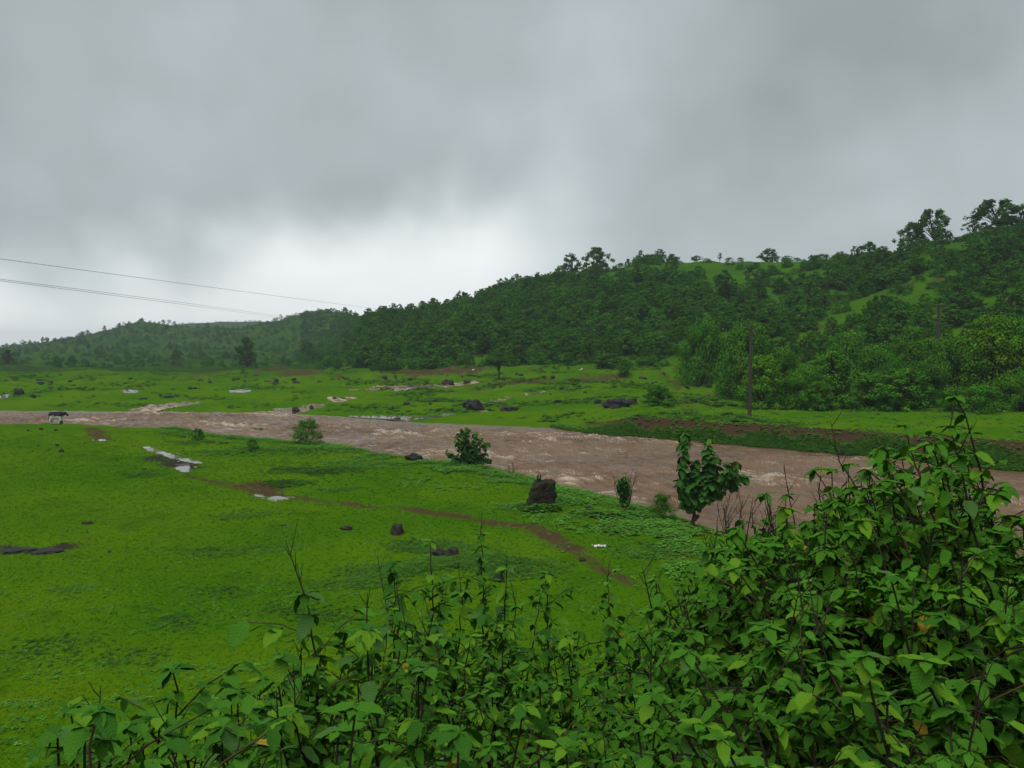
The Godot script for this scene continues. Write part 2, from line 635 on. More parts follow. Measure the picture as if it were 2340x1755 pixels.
func build_river() -> void:
	w1 = new_noise(31, 2.9, 3, true)
	w2 = new_noise(32, 1.1, 2)
	w3 = new_noise(33, 13.0, 2)
	wf = new_noise(34, 0.9, 3, true)
	var us := PackedFloat32Array()
	var u := -0.80
	while u < 0.90:
		us.append(u)
		u += 0.0021 if absf(u) < 0.67 else 0.02
	var mb := MB.new()
	var rows := PackedInt32Array()
	var nr := 250
	for i in us.size():
		var o := col_of(us[i])
		var d0 := kd[o + 3] - 1.0
		var d1 := kd[o + 6] + 0.8
		if CX + F * us[i] < 940:
			d1 += 4.0
		for j in nr:
			var t := float(j) / (nr - 1)
			var d := d0 * pow(d1 / d0, t)
			var x := us[i] * d
			var e := minf(smoothstep(0.0, 4.0, d - kd[o + 3]), smoothstep(0.0, 5.0, kd[o + 6] - d))
			var w := river_wave(x, -d)
			var k := 0.25 + 0.75 * e
			var y := (w.x - 0.02) * k
			# a standing wave where the current breaks over a hidden rock
			var p := Vector2(x - 25.2, -d + 54.5)
			var ridge := exp(-pow(p.dot(Vector2(0.55, 0.83)) / 0.8, 2.0)) * exp(-pow(p.dot(Vector2(0.83, -0.55)) / 3.2, 2.0))
			y += ridge * 0.45
			mb.v.append(Vector3(x, y, -d))
			mb.n.append(Vector3(-w.y * k, 1, -w.z * k).normalized())
			mb.c.append(water_col(x, -d, w.x * (0.4 + 0.6 * e) + ridge * 0.42 - 0.02))
			mb.uv.append(Vector2(x, -d) * 0.5)
	for i in us.size() - 1:
		for j in nr - 1:
			var k := i * nr + j
			mb.ix.append_array([k, k + 1, k + nr, k + nr, k + 1, k + nr + 1])
	var m := mat(Color.WHITE, 0.18, 0.36)
	m.vertex_color_use_as_albedo = true
	m.normal_enabled = true
	m.normal_texture = normal_tex(36, 16.0, 5.0, 512)
	m.normal_scale = 0.7
	mats.river = m
	var o := put(mb.mesh(), "river", m)
	tag(o, "fast brown flood river with pale foam crests", "river", "", "structure")
	mark("river")

const POOLS := [
	["puddle", [[323, 1018], [342, 1022], [366, 1029], [388, 1035], [408, 1043], [432, 1049], [461, 1056], [452, 1058], [428, 1054], [404, 1049], [380, 1041], [352, 1031], [332, 1024]]],
	["puddle", [[402, 1068], [415, 1062], [432, 1060], [430, 1070], [427, 1078], [414, 1077]]],
	["puddle", [[584, 1130], [596, 1130], [605, 1135], [592, 1135]]],
	["puddle", [[611, 1136], [630, 1133], [658, 1138], [640, 1141], [620, 1141]]],
	["puddle", [[227, 1006], [236, 1003], [241, 1005], [234, 1008]]],
	["pond", [[275, 894], [300, 891], [325, 893], [310, 897], [285, 897]]],
	["pond", [[527, 893], [548, 891], [572, 892], [560, 897], [535, 896]]],
	["pond", [[-20, 907], [18, 901], [18, 905], [-20, 911]]],
	["pond", [[800, 950], [860, 950], [905, 950], [950, 953], [1010, 947], [1045, 945], [1005, 952], [960, 956], [930, 959], [820, 955]]],
	["pond", [[1196, 901], [1215, 898], [1238, 894], [1239, 897], [1220, 900], [1200, 903]]],
	["stream", [[262, 948], [264, 941], [294, 935], [335, 926], [384, 920], [452, 915], [478, 915], [470, 920], [418, 928], [373, 936], [340, 944], [330, 948]]],
	["stream", [[620, 946], [623, 930], [677, 929], [690, 924], [744, 921], [735, 928], [702, 937], [684, 944], [672, 952], [640, 950]]],
	["stream", [[754, 911], [770, 907], [820, 905], [842, 904], [825, 908], [795, 912], [775, 919], [762, 918]]],
	["stream", [[765, 890], [830, 887], [875, 882], [905, 880], [900, 886], [880, 889], [800, 891]]],
	["stream", [[905, 880], [940, 878], [1010, 878], [1050, 874], [1095, 871], [1090, 875], [1050, 880], [980, 886], [930, 891], [905, 894], [900, 886]]],
	["stream", [[1060, 919], [1115, 914], [1150, 907], [1174, 903], [1165, 909], [1135, 918], [1120, 920], [1080, 922]]],
	["stream", [[1079, 937], [1100, 935], [1120, 939], [1090, 943]]]]

func lay_water_and_tracks() -> void:
	var found := []
	for p in POOLS:
		found.append(add_pool(p[1], 0.06 if p[0] == "puddle" else 0.0))
	pools = found
	add_track([[430, 1085], [480, 1098], [545, 1112], [600, 1125], [640, 1140], [760, 1148], [850, 1160], [960, 1170], [1060, 1182]], 0.42, "soil")
	add_track([[545, 1112], [605, 1112, 1.6], [615, 1128, 1.6]], 0.6, "soil")
	add_track([[1060, 1182], [1120, 1195], [1200, 1200], [1255, 1222], [1310, 1255], [1370, 1298], [1440, 1335]], 0.48, "soil")
	add_track([[360, 1045], [400, 1058]], 1.1, "wet")
	add_track([[405, 1056], [440, 1070]], 0.9, "wet")
	add_track([[215, 978], [232, 1003]], 0.8, "soil")
	add_track([[5, 1250], [45, 1258], [90, 1264], [125, 1256], [145, 1250]], 0.5, "wet")
	add_track([[1580, 1268], [1610, 1262]], 0.9, "soil")
	add_track([[985, 1258], [1050, 1256]], 0.45, "wet")
	add_track([[940, 848], [990, 852], [1030, 850]], 9.0, "soil")
	add_track([[595, 845], [630, 842]], 4.0, "soil")
	add_track([[675, 852], [705, 851]], 4.0, "soil")
	add_track([[1530, 920], [1600, 920]], 1.8, "soil")
	add_track([[1560, 935], [1590, 935]], 0.8, "soil")
	add_track([[1100, 872], [1180, 874], [1260, 872]], 1.6, "soil")
	add_track([[1330, 868], [1400, 866]], 2.5, "soil")
	mark("tracks")

func lay_pools() -> void:
	var still := mat(Color(0.16, 0.14, 0.12), 0.06, 0.9)
	mats.still = still
	var names := {"puddle": ["shallow rain puddle on the near meadow mirroring the grey sky", "rain puddles on the near meadow"], "pond": ["still sheet of rain water lying in the far meadow", "ponds on the far meadow"], "stream": ["brown foaming side stream crossing the far meadow", "side streams of the far meadow"]}
	for i in pools.size():
		var kind: String = POOLS[i][0]
		pool_sheet(pools[i], kind, mats.river if kind == "stream" else still, names[kind][0], names[kind][1], 0.7 if kind == "stream" else 0.0)
	mark("pools")

# ---------------------------------------------------------------- leaves
func leaf_mesh(width: float, droop: float, fold: float, teeth: float, fat: float, segs := 8) -> ArrayMesh:
	# a unit leaf from the origin towards -Z, upper side +Y
	var mb := MB.new()
	for i in segs + 1:
		var t := float(i) / segs
		var w := width * pow(sin(PI * pow(t, fat)), 0.8) if i < segs else 0.0
		if i == 0:
			w = width * 0.10
		if i % 2 == 1:
			w *= 1.0 + teeth
		var y := -droop * t * t + 0.03 * sin(t * 9.0)
		for s in [-1, 0, 1]:
			var e: float = s * w
			mb.vert(Vector3(e, y + fold * absf(e) + (0.02 * sin(t * 17.0) if s != 0 else 0.0), -t), Vector3.UP, Color.WHITE, Vector2(0.5 + 0.5 * e / maxf(width * 1.15, 0.01), t))
	for i in segs:
		for s in 2:
			var a := i * 3 + s
			mb.tri(a, a + 1, a + 3)
			mb.tri(a + 1, a + 4, a + 3)
	var nn := PackedVector3Array()
	nn.resize(mb.v.size())
	for k in range(0, mb.ix.size(), 3):
		var f := (mb.v[mb.ix[k + 2]] - mb.v[mb.ix[k]]).cross(mb.v[mb.ix[k + 1]] - mb.v[mb.ix[k]])
		for q in 3:
			nn[mb.ix[k + q]] += f
	for k in nn.size():
		mb.n[k] = nn[k].normalized() if nn[k].length() > 0 else Vector3.UP
	return mb.mesh()

func vein_tex() -> Array:   # paler veins over the blade, and the same as relief
	var w := 128
	var h := 256
	var im := Image.create(w, h, false, Image.FORMAT_RGB8)
	var bump := Image.create(w, h, false, Image.FORMAT_RGB8)
	var nz := new_noise(51, 14.0, 3)
	for j in h:
		for i in w:
			var x := absf((i + 0.5) / w - 0.5) * 2.0
			var t := (j + 0.5) / h
			var mid := 1.0 - smoothstep(0.015, 0.055, x)
			var ph := (t - x * 0.22) * 9.0
			var side := (1.0 - smoothstep(0.03, 0.13, absf(ph - round(ph)))) * (1.0 - x * 0.6)
			var v := maxf(mid, side * 0.6)
			var g := 0.84 + nz.get_noise_2d(i, j) * 0.10
			im.set_pixel(i, j, Color(g + v * 0.10, g + v * 0.10, g + v * 0.04))
			var q := 0.5 + 0.35 * (1.0 - pow(absf(ph - round(ph)) * 2.0, 2.0)) * -1.0 + 0.35 - mid * 0.3 + nz.get_noise_2d(i * 2, j * 2) * 0.08
			bump.set_pixel(i, j, Color(q, q, q))
	bump.bump_map_to_normal_map(7.0)
	return [ImageTexture.create_from_image(im), ImageTexture.create_from_image(bump)]

func make_leaves() -> void:
	leafm.a = leaf_mesh(0.27, 0.22, 0.30, 0.10, 0.72)
	leafm.b = leaf_mesh(0.31, 0.42, 0.18, 0.12, 0.78)
	leafm.c = leaf_mesh(0.24, 0.10, 0.45, 0.08, 0.70)
	leafm.teak = leaf_mesh(0.36, 0.45, 0.15, 0.04, 1.15)
	leafm.weed = leaf_mesh(0.30, 0.25, 0.25, 0.0, 0.8, 3)
	var vt := vein_tex()
	var greens := {"leaf_mid": Color(0.074, 0.235, 0.020), "leaf_dark": Color(0.048, 0.168, 0.018), "leaf_light": Color(0.140, 0.315, 0.020), "leaf_pale": Color(0.085, 0.205, 0.046), "leaf_yellow": Color(0.50, 0.36, 0.045), "teak": Color(0.066, 0.195, 0.034), "teak_dark": Color(0.048, 0.150, 0.028), "teak_light": Color(0.120, 0.275, 0.028)}
	for k in greens:
		var m := leaf_mat(greens[k], 0.45, 0.75)
		m.metallic_specular = 0.14
		m.albedo_texture = vt[0]
		m.normal_enabled = true
		m.normal_texture = vt[1]
		m.normal_scale = 0.8
		mats[k] = m
	mats.bark = mat(Color(0.050, 0.036, 0.026), 0.9, 0.3)
	mats.twig = mat(Color(0.030, 0.024, 0.017), 0.9, 0.3)
	mats.red_twig = mat(Color(0.085, 0.048, 0.028), 0.9, 0.3)
	mats.weed = leaf_mat(Color(1, 1, 1), 0.25, 0.6)
	mats.grass = leaf_mat(Color(1, 1, 1), 0.25, 0.9)
	mats.grass.metallic_specular = 0.0
	mats.weed.metallic_specular = 0.05

func leaf_xf(p: Vector3, dir: Vector3, up: Vector3, size: float) -> Transform3D:
	var z := -dir.normalized()
	var x := up.cross(z)
	if x.length() < 0.05:
		x = Vector3.RIGHT.cross(z)
	x = x.normalized()
	return Transform3D(Basis(x, z.cross(x), z).scaled(Vector3.ONE * size), p)

# leaves of one plant: the ones that show most as single parts, the rest as one mass
func hang_leaves(root: Node3D, leaves: Array, parts: int, kinds: Array) -> void:
	var eye := Vector3(0, EYE, 0) - root.position
	for l in leaves:
		var p: Vector3 = l.xf.origin
		l.key = l.xf.basis.get_scale().x / p.distance_to(eye) + 0.004 * p.y
	leaves.sort_custom(func(a, b): return a.key > b.key)
	var rest := []
	var cols := []
	for i in leaves.size():
		var l: Dictionary = leaves[i]
		if i < parts:
			var o := MeshInstance3D.new()
			o.mesh = leafm[l.mesh]
			o.material_override = mats[l.mat]
			o.transform = l.xf
			o.name = "leaf" if i == 0 else "leaf_%03d" % i
			root.add_child(o)
		else:
			rest.append(l.xf)
			var g := rng.randf_range(0.7, 1.15)
			cols.append(Color(g, g, g * 0.95))
	if rest.size() > 0:
		var mm := many(leafm[kinds[0]], rest, cols, "foliage", mats[kinds[1]], root)
		mm.set_meta("kind", "stuff")

# ---------------------------------------------------------------- the shrubs on the road bank
func make_shrub(px: float, py: float, d: float, leaf: float, stems: int, spread: float, thin: float, label: String) -> void:
	var top := at(px, py, d)
	var gy := ground(top.x, top.z)
	var base := Vector3(top.x + rng.randf_range(-0.15, 0.15), gy - 0.05, top.z + rng.randf_range(-0.1, 0.1))
	var h := top.y - base.y
	var root := thing("lantana_shrub", base, label, "shrub", "shrubs on the road bank")
	var leaves := []
	var lean := Vector3(-0.16 * smoothstep(1800.0, 2300.0, px) + rng.randf_range(-0.05, 0.05), 0, 0)
	stems = int(stems * (2.0 - 0.6 * thin))
	for s in stems:
		var a := TAU * (s + rng.randf_range(-0.3, 0.3)) / stems
		var out := Vector3(cos(a), 0, sin(a))
		var tall: float = h * (1.0 if s == 0 else rng.randf_range(0.55 if px < 1350 else 0.66 if px < 1800 else 0.90, 1.0))
		var reach: float = spread * (0.12 if s == 0 else rng.randf_range(0.45, 1.25))
		var bare := rng.randf() < (0.0 if px < 560 else 0.09 if px < 1150 else 0.03) * (1.0 + thin) and s > 0
		var pts := []
		var rad := []
		var n := int(maxf(tall / 0.095, 5))
		var side := out.cross(Vector3.UP)
		var ph := rng.randf() * 6.0
		for i in n + 1:
			var t := float(i) / n
			var p := out * (0.05 + reach * pow(t, 1.5)) + lean * t * t * tall + Vector3.UP * tall * (t - 0.22 * reach * t * t * t) + side * sin(t * 4.0 + ph) * 0.05 + Vector3(rng.randf_range(-1, 1), 0, rng.randf_range(-1, 1)) * 0.012
			if s == 0:
				p += (Vector3(top.x, 0, top.z) - Vector3(base.x, 0, base.z)) * t
			pts.append(p)
			rad.append(lerpf(0.011 + 0.004 * tall, 0.0028, t))
		var mb := MB.new()
		mb.tube(pts, rad, 5)
		var turn := rng.randf() * TAU
		var start: float = 0.30 + 0.25 * thin
		for i in range(1, n + 1):
			var t := float(i) / n
			var dir: Vector3 = (pts[i] - pts[i - 1]).normalized()
			var x := dir.cross(Vector3(0.3, 0.1, 1)).normalized()
			var y := x.cross(dir)
			turn += PI / 2 + rng.randf_range(-0.3, 0.3)
			if bare or t < start or rng.randf() < 0.12 + 0.2 * thin:
				continue
			# a side shoot with smaller leaves
			if t < 0.93 and rng.randf() < 0.85 - 0.40 * thin:
				var sa := rng.randf() * TAU
				var sd := (x * cos(sa) + y * sin(sa) + dir * rng.randf_range(0.3, 0.9)).normalized()
				var sl := rng.randf_range(0.14, 0.55) * (1.1 - 0.4 * t)
				var sp0: Vector3 = pts[i]
				var sp1 := sp0 + sd * sl * 0.5 + Vector3(0, 0.02, 0)
				var sp2 := sp0 + sd * sl + Vector3(0, -0.03 * sl, 0)
				mb.tube([sp0, sp1, sp2], [rad[i] * 0.6, 0.003, 0.0018], 4)
				var pairs := int(sl / 0.07) + 1
				for q in pairs:
					var f := (q + 1.0) / pairs
					var at0 := sp0.lerp(sp2, f)
					var b := q * PI / 2 + sa
					for g in 2:
						var ld: Vector3 = (x * cos(b + g * PI) + y * sin(b + g * PI)) * 0.8 + sd * 0.55 + Vector3.DOWN * rng.randf_range(0.05, 0.85)
						leaves.append({"xf": leaf_xf(at0, ld, Vector3.UP + Vector3(rng.randf_range(-0.3, 0.3), 0, rng.randf_range(-0.3, 0.3)), leaf * rng.randf_range(0.38, 1.0))})
			for g in 2:
				var b2 := turn + g * PI
				var size := leaf * rng.randf_range(0.6, 1.4) * (1.1 if t < 0.8 else 0.8)
				var ld2: Vector3 = (x * cos(b2) + y * sin(b2)) + dir * rng.randf_range(-0.1, 0.5) + Vector3.DOWN * rng.randf_range(0.15, 1.05)
				leaves.append({"xf": leaf_xf(pts[i], ld2, Vector3.UP + Vector3(rng.randf_range(-0.3, 0.3), 0, rng.randf_range(-0.3, 0.3)), size)})
		if not bare:     # the rosette at the tip
			for g in 5:
				var b3 := g * TAU / 5 + turn
				leaves.append({"xf": leaf_xf(pts[n], Vector3(cos(b3), rng.randf_range(-0.7, 0.4), sin(b3)), Vector3.UP, leaf * rng.randf_range(0.55, 0.95))})
		var stem := put(mb.mesh(), "stem", mats.red_twig if rng.randf() < 0.25 else mats.twig, root)
		# a dry flower spike standing above the leaves
		if bare or rng.randf() < (0.15 if px < 560 else 0.30 if px < 1150 else 0.10):
			var tb := MB.new()
			var sh := rng.randf_range(0.10, 0.30)
			var o: Vector3 = pts[n]
			var tip := o + Vector3(rng.randf_range(-0.3, 0.3), 1, rng.randf_range(-0.3, 0.3)) * sh
			tb.tube([o, o.lerp(tip, 0.5), tip], [0.0035, 0.0026, 0.0012], 4)
			for q in rng.randi_range(2, 9 if bare else 5):
				var f := rng.randf_range(-0.8 if bare else 0.1, 0.85)
				var o2 := o.lerp(tip, f)
				var a2 := rng.randf() * TAU
				var e := o2 + Vector3(cos(a2) * 0.5, 0.85, sin(a2) * 0.5) * sh * rng.randf_range(0.25, 0.7)
				tb.tube([o2, o2.lerp(e, 0.5) + Vector3(0, -0.006, 0), e], [0.0022, 0.0018, 0.001], 4)
			put(tb.mesh(), "flower_spike", mats.twig, stem)
	var young := rng.randf() < 0.3
	for l in leaves:
		var r := rng.randf()
		l.mesh = ["a", "b", "c"][rng.randi() % 3]
		l.mat = "leaf_yellow" if r < 0.007 else "leaf_light" if r < (0.45 if young or px > 1800 else 0.20) else "leaf_dark" if r < 0.58 else "leaf_pale" if r < 0.68 else "leaf_mid"
	hang_leaves(root, leaves, 210, ["a", "leaf_mid"])

func zone(px: float) -> String:
	for z in [[120, "before the dark wet patch of the meadow"], [300, "below the dark wet patch of the meadow"], [450, "before the open near meadow"], [620, "below the long meadow puddle"], [760, "below the bend of the path"], [880, "before the single brown stone"], [1000, "below the flat sunken stones"], [1120, "beside the flat sunken stones"], [1240, "below the black boulder"], [1350, "below the white scrap"], [1480, "at the end of the dirt path"], [1600, "below the tufted water plant"], [1740, "before the leaning large-leaved tree"], [1850, "before the dry stalks by the water"], [1950, "before the standing wave of the river"], [2040, "before the tall earth bank"], [2140, "under the pole with the crossarm"], [2240, "before the terrace thicket"]]:
		if px < z[0]:
			return z[1]
	return "before the yellowish thicket bushes"

func plant_bank() -> void:
	var back := "leafy shrub low on the road bank %s"
	var mid := "dense serrated-leaved shrub halfway down the road bank %s"
	var near := "large-leaved shrub beside the road edge %s"
	var tall := "tall arching shrub on the road bank %s"
	var thin := "slender open shrub of thin stems %s"
	# column, row of the top, distance, leaf, stems, spread, thinness
	for s in [[870, 1270, 6.0, 0.13, 7, 0.5, 0.5], [962, 1225, 6.3, 0.14, 6, 0.45, 0.5], [1085, 1205, 6.4, 0.14, 7, 0.5, 0.4], [1010, 1330, 5.4, 0.11, 9, 0.8, 0.5], [900, 1370, 5.2, 0.11, 8, 0.7, 0.4], [1090, 1360, 5.4, 0.11, 9, 0.7, 0.3]]:
		make_shrub(s[0], s[1], s[2], s[3], s[4], s[5], s[6], thin % zone(s[0]))
	for s in [[1150, 1330, 6.2, 0.10, 6, 0.6, 0.2], [1265, 1290, 6.4, 0.12, 6, 0.6, 0.2], [1390, 1310, 6.4, 0.10, 6, 0.65, 0.2], [1500, 1320, 6.6, 0.10, 6, 0.65, 0.1], [1590, 1275, 6.8, 0.10, 7, 0.65, 0.0], [1690, 1240, 7.0, 0.12, 7, 0.7, 0.0], [1790, 1245, 6.8, 0.10, 7, 0.7, 0.0], [1640, 1340, 6.2, 0.10, 7, 0.7, 0.0]]:
		make_shrub(s[0], s[1], s[2], s[3], s[4], s[5], s[6], back % zone(s[0]))
	for s in [[1130, 1480, 4.4, 0.085, 7, 0.55, 0.2], [1265, 1450, 4.4, 0.09, 7, 0.55, 0.1], [1400, 1440, 4.5, 0.085, 7, 0.6, 0.1], [1540, 1420, 4.6, 0.085, 8, 0.6, 0.0], [1690, 1380, 4.6, 0.085, 8, 0.6, 0.0], [1830, 1330, 4.6, 0.09, 8, 0.6, 0.0], [790, 1500, 4.0, 0.09, 6, 0.45, 0.5], [930, 1520, 4.2, 0.08, 6, 0.5, 0.6], [650, 1520, 4.0, 0.09, 6, 0.45, 0.4], [450, 1590, 3.4, 0.09, 7, 0.5, 0.1], [545, 1545, 3.7, 0.09, 7, 0.5, 0.1], [980, 1440, 4.7, 0.09, 8, 0.6, 0.2], [1065, 1430, 4.8, 0.09, 8, 0.6, 0.2], [860, 1420, 4.6, 0.09, 8, 0.6, 0.2], [740, 1440, 4.6, 0.09, 8, 0.5, 0.2]]:
		make_shrub(s[0], s[1], s[2], s[3], s[4], s[5], s[6], mid % zone(s[0]))
	for s in [[1890, 1040, 4.2, 0.085, 6, 0.5, 0.35], [1965, 1050, 4.4, 0.085, 7, 0.55, 0.15], [2060, 1090, 4.2, 0.085, 8, 0.6, 0.0], [2150, 1030, 4.2, 0.09, 8, 0.6, 0.0], [2240, 1020, 4.0, 0.09, 8, 0.6, 0.0], [2325, 950, 3.8, 0.09, 8, 0.55, 0.0], [2430, 880, 3.8, 0.10, 8, 0.6, 0.0], [1930, 1200, 3.8, 0.085, 8, 0.6, 0.0], [2100, 1200, 3.5, 0.085, 8, 0.55, 0.0], [2280, 1100, 3.2, 0.09, 8, 0.5, 0.0], [2010, 1065, 5.0, 0.10, 8, 0.7, 0.0], [2120, 1060, 4.9, 0.10, 8, 0.7, 0.0], [1860, 1180, 5.2, 0.10, 8, 0.7, 0.0], [1960, 1130, 4.9, 0.10, 8, 0.7, 0.0], [2190, 1080, 3.6, 0.09, 8, 0.55, 0.0], [2010, 1180, 4.0, 0.09, 8, 0.6, 0.0], [2330, 990, 3.4, 0.095, 8, 0.55, 0.0], [2080, 1290, 3.1, 0.085, 8, 0.5, 0.0], [1800, 1260, 4.4, 0.09, 8, 0.6, 0.0], [2080, 1110, 5.0, 0.10, 9, 0.8, 0.0], [2170, 1060, 4.8, 0.10, 9, 0.75, 0.0], [2260, 1030, 4.6, 0.10, 9, 0.75, 0.0], [2340, 990, 4.4, 0.10, 9, 0.7, 0.0], [1990, 1140, 4.6, 0.095, 9, 0.7, 0.0], [2300, 1180, 2.9, 0.09, 8, 0.45, 0.0], [2230, 1080, 5.2, 0.11, 9, 0.9, 0.0], [2330, 1040, 5.2, 0.11, 9, 0.9, 0.0], [2380, 960, 5.0, 0.11, 9, 0.9, 0.0], [2150, 1110, 5.4, 0.11, 9, 0.9, 0.0], [1990, 1120, 3.6, 0.085, 10, 0.7, 0.0], [2090, 1100, 3.4, 0.085, 10, 0.65, 0.0], [2190, 1070, 3.3, 0.085, 10, 0.65, 0.0], [2290, 1050, 3.2, 0.085, 10, 0.6, 0.0], [2380, 1020, 3.2, 0.085, 10, 0.6, 0.0], [1880, 1190, 3.8, 0.085, 10, 0.65, 0.0], [2060, 1050, 4.8, 0.10, 11, 0.9, 0.0], [2150, 1020, 4.7, 0.10, 11, 0.9, 0.0], [2240, 1000, 4.6, 0.10, 11, 0.9, 0.0], [2330, 970, 4.5, 0.10, 11, 0.9, 0.0], [2420, 940, 4.5, 0.10, 11, 0.9, 0.0]]:
		make_shrub(s[0], s[1], s[2], s[3], s[4], s[5], s[6], tall % zone(s[0]))
	for s in [[385, 1530, 2.9, 0.115, 3, 0.22, 0.3], [590, 1480, 3.0, 0.11, 5, 0.3, 0.1], [715, 1345, 3.3, 0.13, 4, 0.3, 0.25], [830, 1430, 3.0, 0.105, 5, 0.3, 0.3], [900, 1530, 2.8, 0.10, 5, 0.35, 0.1], [1090, 1590, 2.9, 0.085, 6, 0.4, 0.1], [1230, 1560, 2.9, 0.08, 7, 0.4, 0.1], [1400, 1560, 3.0, 0.08, 7, 0.45, 0.0], [1570, 1540, 3.0, 0.075, 8, 0.45, 0.0], [1740, 1480, 3.0, 0.075, 8, 0.45, 0.0], [1900, 1420, 2.9, 0.08, 8, 0.45, 0.0], [2060, 1380, 2.7, 0.08, 8, 0.4, 0.0], [2220, 1300, 2.6, 0.085, 8, 0.4, 0.0], [60, 1640, 1.9, 0.095, 4, 0.25, 0.0], [190, 1655, 2.0, 0.10, 4, 0.25, 0.0], [480, 1640, 2.4, 0.095, 5, 0.3, 0.1], [700, 1620, 2.1, 0.10, 5, 0.28, 0.1], [950, 1650, 2.0, 0.09, 6, 0.3, 0.0], [1200, 1690, 2.1, 0.07, 6, 0.3, 0.0], [1480, 1680, 2.2, 0.065, 7, 0.3, 0.0], [1720, 1630, 2.2, 0.065, 8, 0.32, 0.0], [1980, 1580, 2.1, 0.07, 8, 0.3, 0.0], [2230, 1500, 2.0, 0.075, 8, 0.3, 0.0], [330, 1690, 2.0, 0.08, 6, 0.3, 0.0], [270, 1620, 2.7, 0.09, 6, 0.35, 0.0], [130, 1680, 2.3, 0.085, 6, 0.35, 0.0], [0, 1690, 2.2, 0.085, 6, 0.35, 0.0]]:
		make_shrub(s[0], s[1], s[2], s[3], s[4], s[5], s[6], near % zone(s[0]))
	mark("bank shrubs")

# ---------------------------------------------------------------- trees
func clump(mb: MB, c: Vector3, r: float, n: int, size: float, col: Color, rg: RandomNumberGenerator, squash := 0.75, shell := 0.45) -> void:
	for i in n:
		var dir := Vector3(rg.randfn(), rg.randfn(), rg.randfn()).normalized()
		var p := c + Vector3(dir.x, dir.y * squash, dir.z) * r * pow(rg.randf(), shell)
		var nn := (dir + Vector3(0, 0.75, 0) + Vector3(rg.randfn(), rg.randfn(), rg.randfn()) * 0.45).normalized()
		var t := nn.cross(Vector3(rg.randfn(), rg.randfn(), rg.randfn())).normalized()
		var b := nn.cross(t)
		var s := size * rg.randf_range(0.6, 1.35)
		var g := rg.randf_range(0.78, 1.22)
		var cc := Color(col.r * g * rg.randf_range(0.9, 1.15), col.g * g, col.b * g)
		var f := mb.v.size()
		mb.vert(p - t * s * 0.55, nn, cc)
		mb.vert(p + b * s * 0.32 - nn * s * 0.08, nn, cc)
		mb.vert(p + t * s * 0.55 - nn * s * 0.12, nn, cc)
		mb.vert(p - b * s * 0.32 - nn * s * 0.08, nn, cc)
		mb.tri(f, f + 1, f + 2)
		mb.tri(f, f + 2, f + 3)

# returns {trunk, crown}; h height, w crown width, bare: share of the height without leaves
func tree_shape(s: int, h: float, w: float, bare: float, clumps: int, per: int, leaf: float, rc: float, flat := 1.0) -> Dictionary:
	var rg := RandomNumberGenerator.new()
	rg.seed = s
	var trunk := MB.new()
	var crown := MB.new()
	var tr := h * 0.020 + 0.03
	var lean := Vector3(rg.randf_range(-0.08, 0.08), 0, rg.randf_range(-0.08, 0.08)) * h
	var pts := []
	var rad := []
	for i in 6:
		var t := i / 5.0
		pts.append(Vector3(0, h * 0.8 * t - 0.25, 0) + lean * t * t + Vector3(rg.randf_range(-1, 1), 0, rg.randf_range(-1, 1)) * 0.02 * h * (1 if i > 0 else 0))
		rad.append(tr * (1.35 - 1.2 * t) if i > 0 else tr * 1.7)
	trunk.tube(pts, rad, 7)
	var ch := h * (1.0 - bare)
	for i in clumps:
		var a := rg.randf() * TAU
		var e := rg.randf()
		var rr := sqrt(rg.randf_range(0.08, 1.0))
		# widest below the middle of the crown, narrowing above, uneven all round
		var wide := w * 0.5 * sin(PI * clampf(0.18 + e * 0.74, 0, 1)) * rg.randf_range(0.72, 1.12)
		if bare < 0.01:     # bushes are broadest at the ground
			wide = w * 0.5 * sqrt(1.0 - 0.88 * e * e) * rg.randf_range(0.8, 1.1)
			e = e * 1.08 - 0.06
		var c := Vector3(cos(a) * rr * wide, h * bare + ch * (0.12 + 0.80 * e), sin(a) * rr * wide) + lean * 0.7
		if flat > 1.0:
			c.y = h * bare + ch * (0.25 + 0.6 * (1.0 - rr * rr * 0.75) * e + 0.1)
		var tone := rg.randf_range(0.78, 1.25)
		var col := Color(0.042 * tone * rg.randf_range(0.8, 1.35), 0.140 * tone, 0.014 * tone)
		clump(crown, c, w * rc * rg.randf_range(0.65, 1.25), per, leaf, col, rg, 0.7 / flat)
		if i % 3 == 0:
			var k := clampf((c.y / h) * 0.75, 0.15, 0.8)
			var from: Vector3 = pts[clampi(int(k * 5), 0, 4)]
			trunk.tube([from, from.lerp(c, 0.55) + Vector3(0, 0.05 * h, 0), c], [tr * 0.5, tr * 0.3, tr * 0.1], 5)
	return {"trunk": trunk.mesh(), "crown": crown.mesh(), "h": h}

var shapes := {}

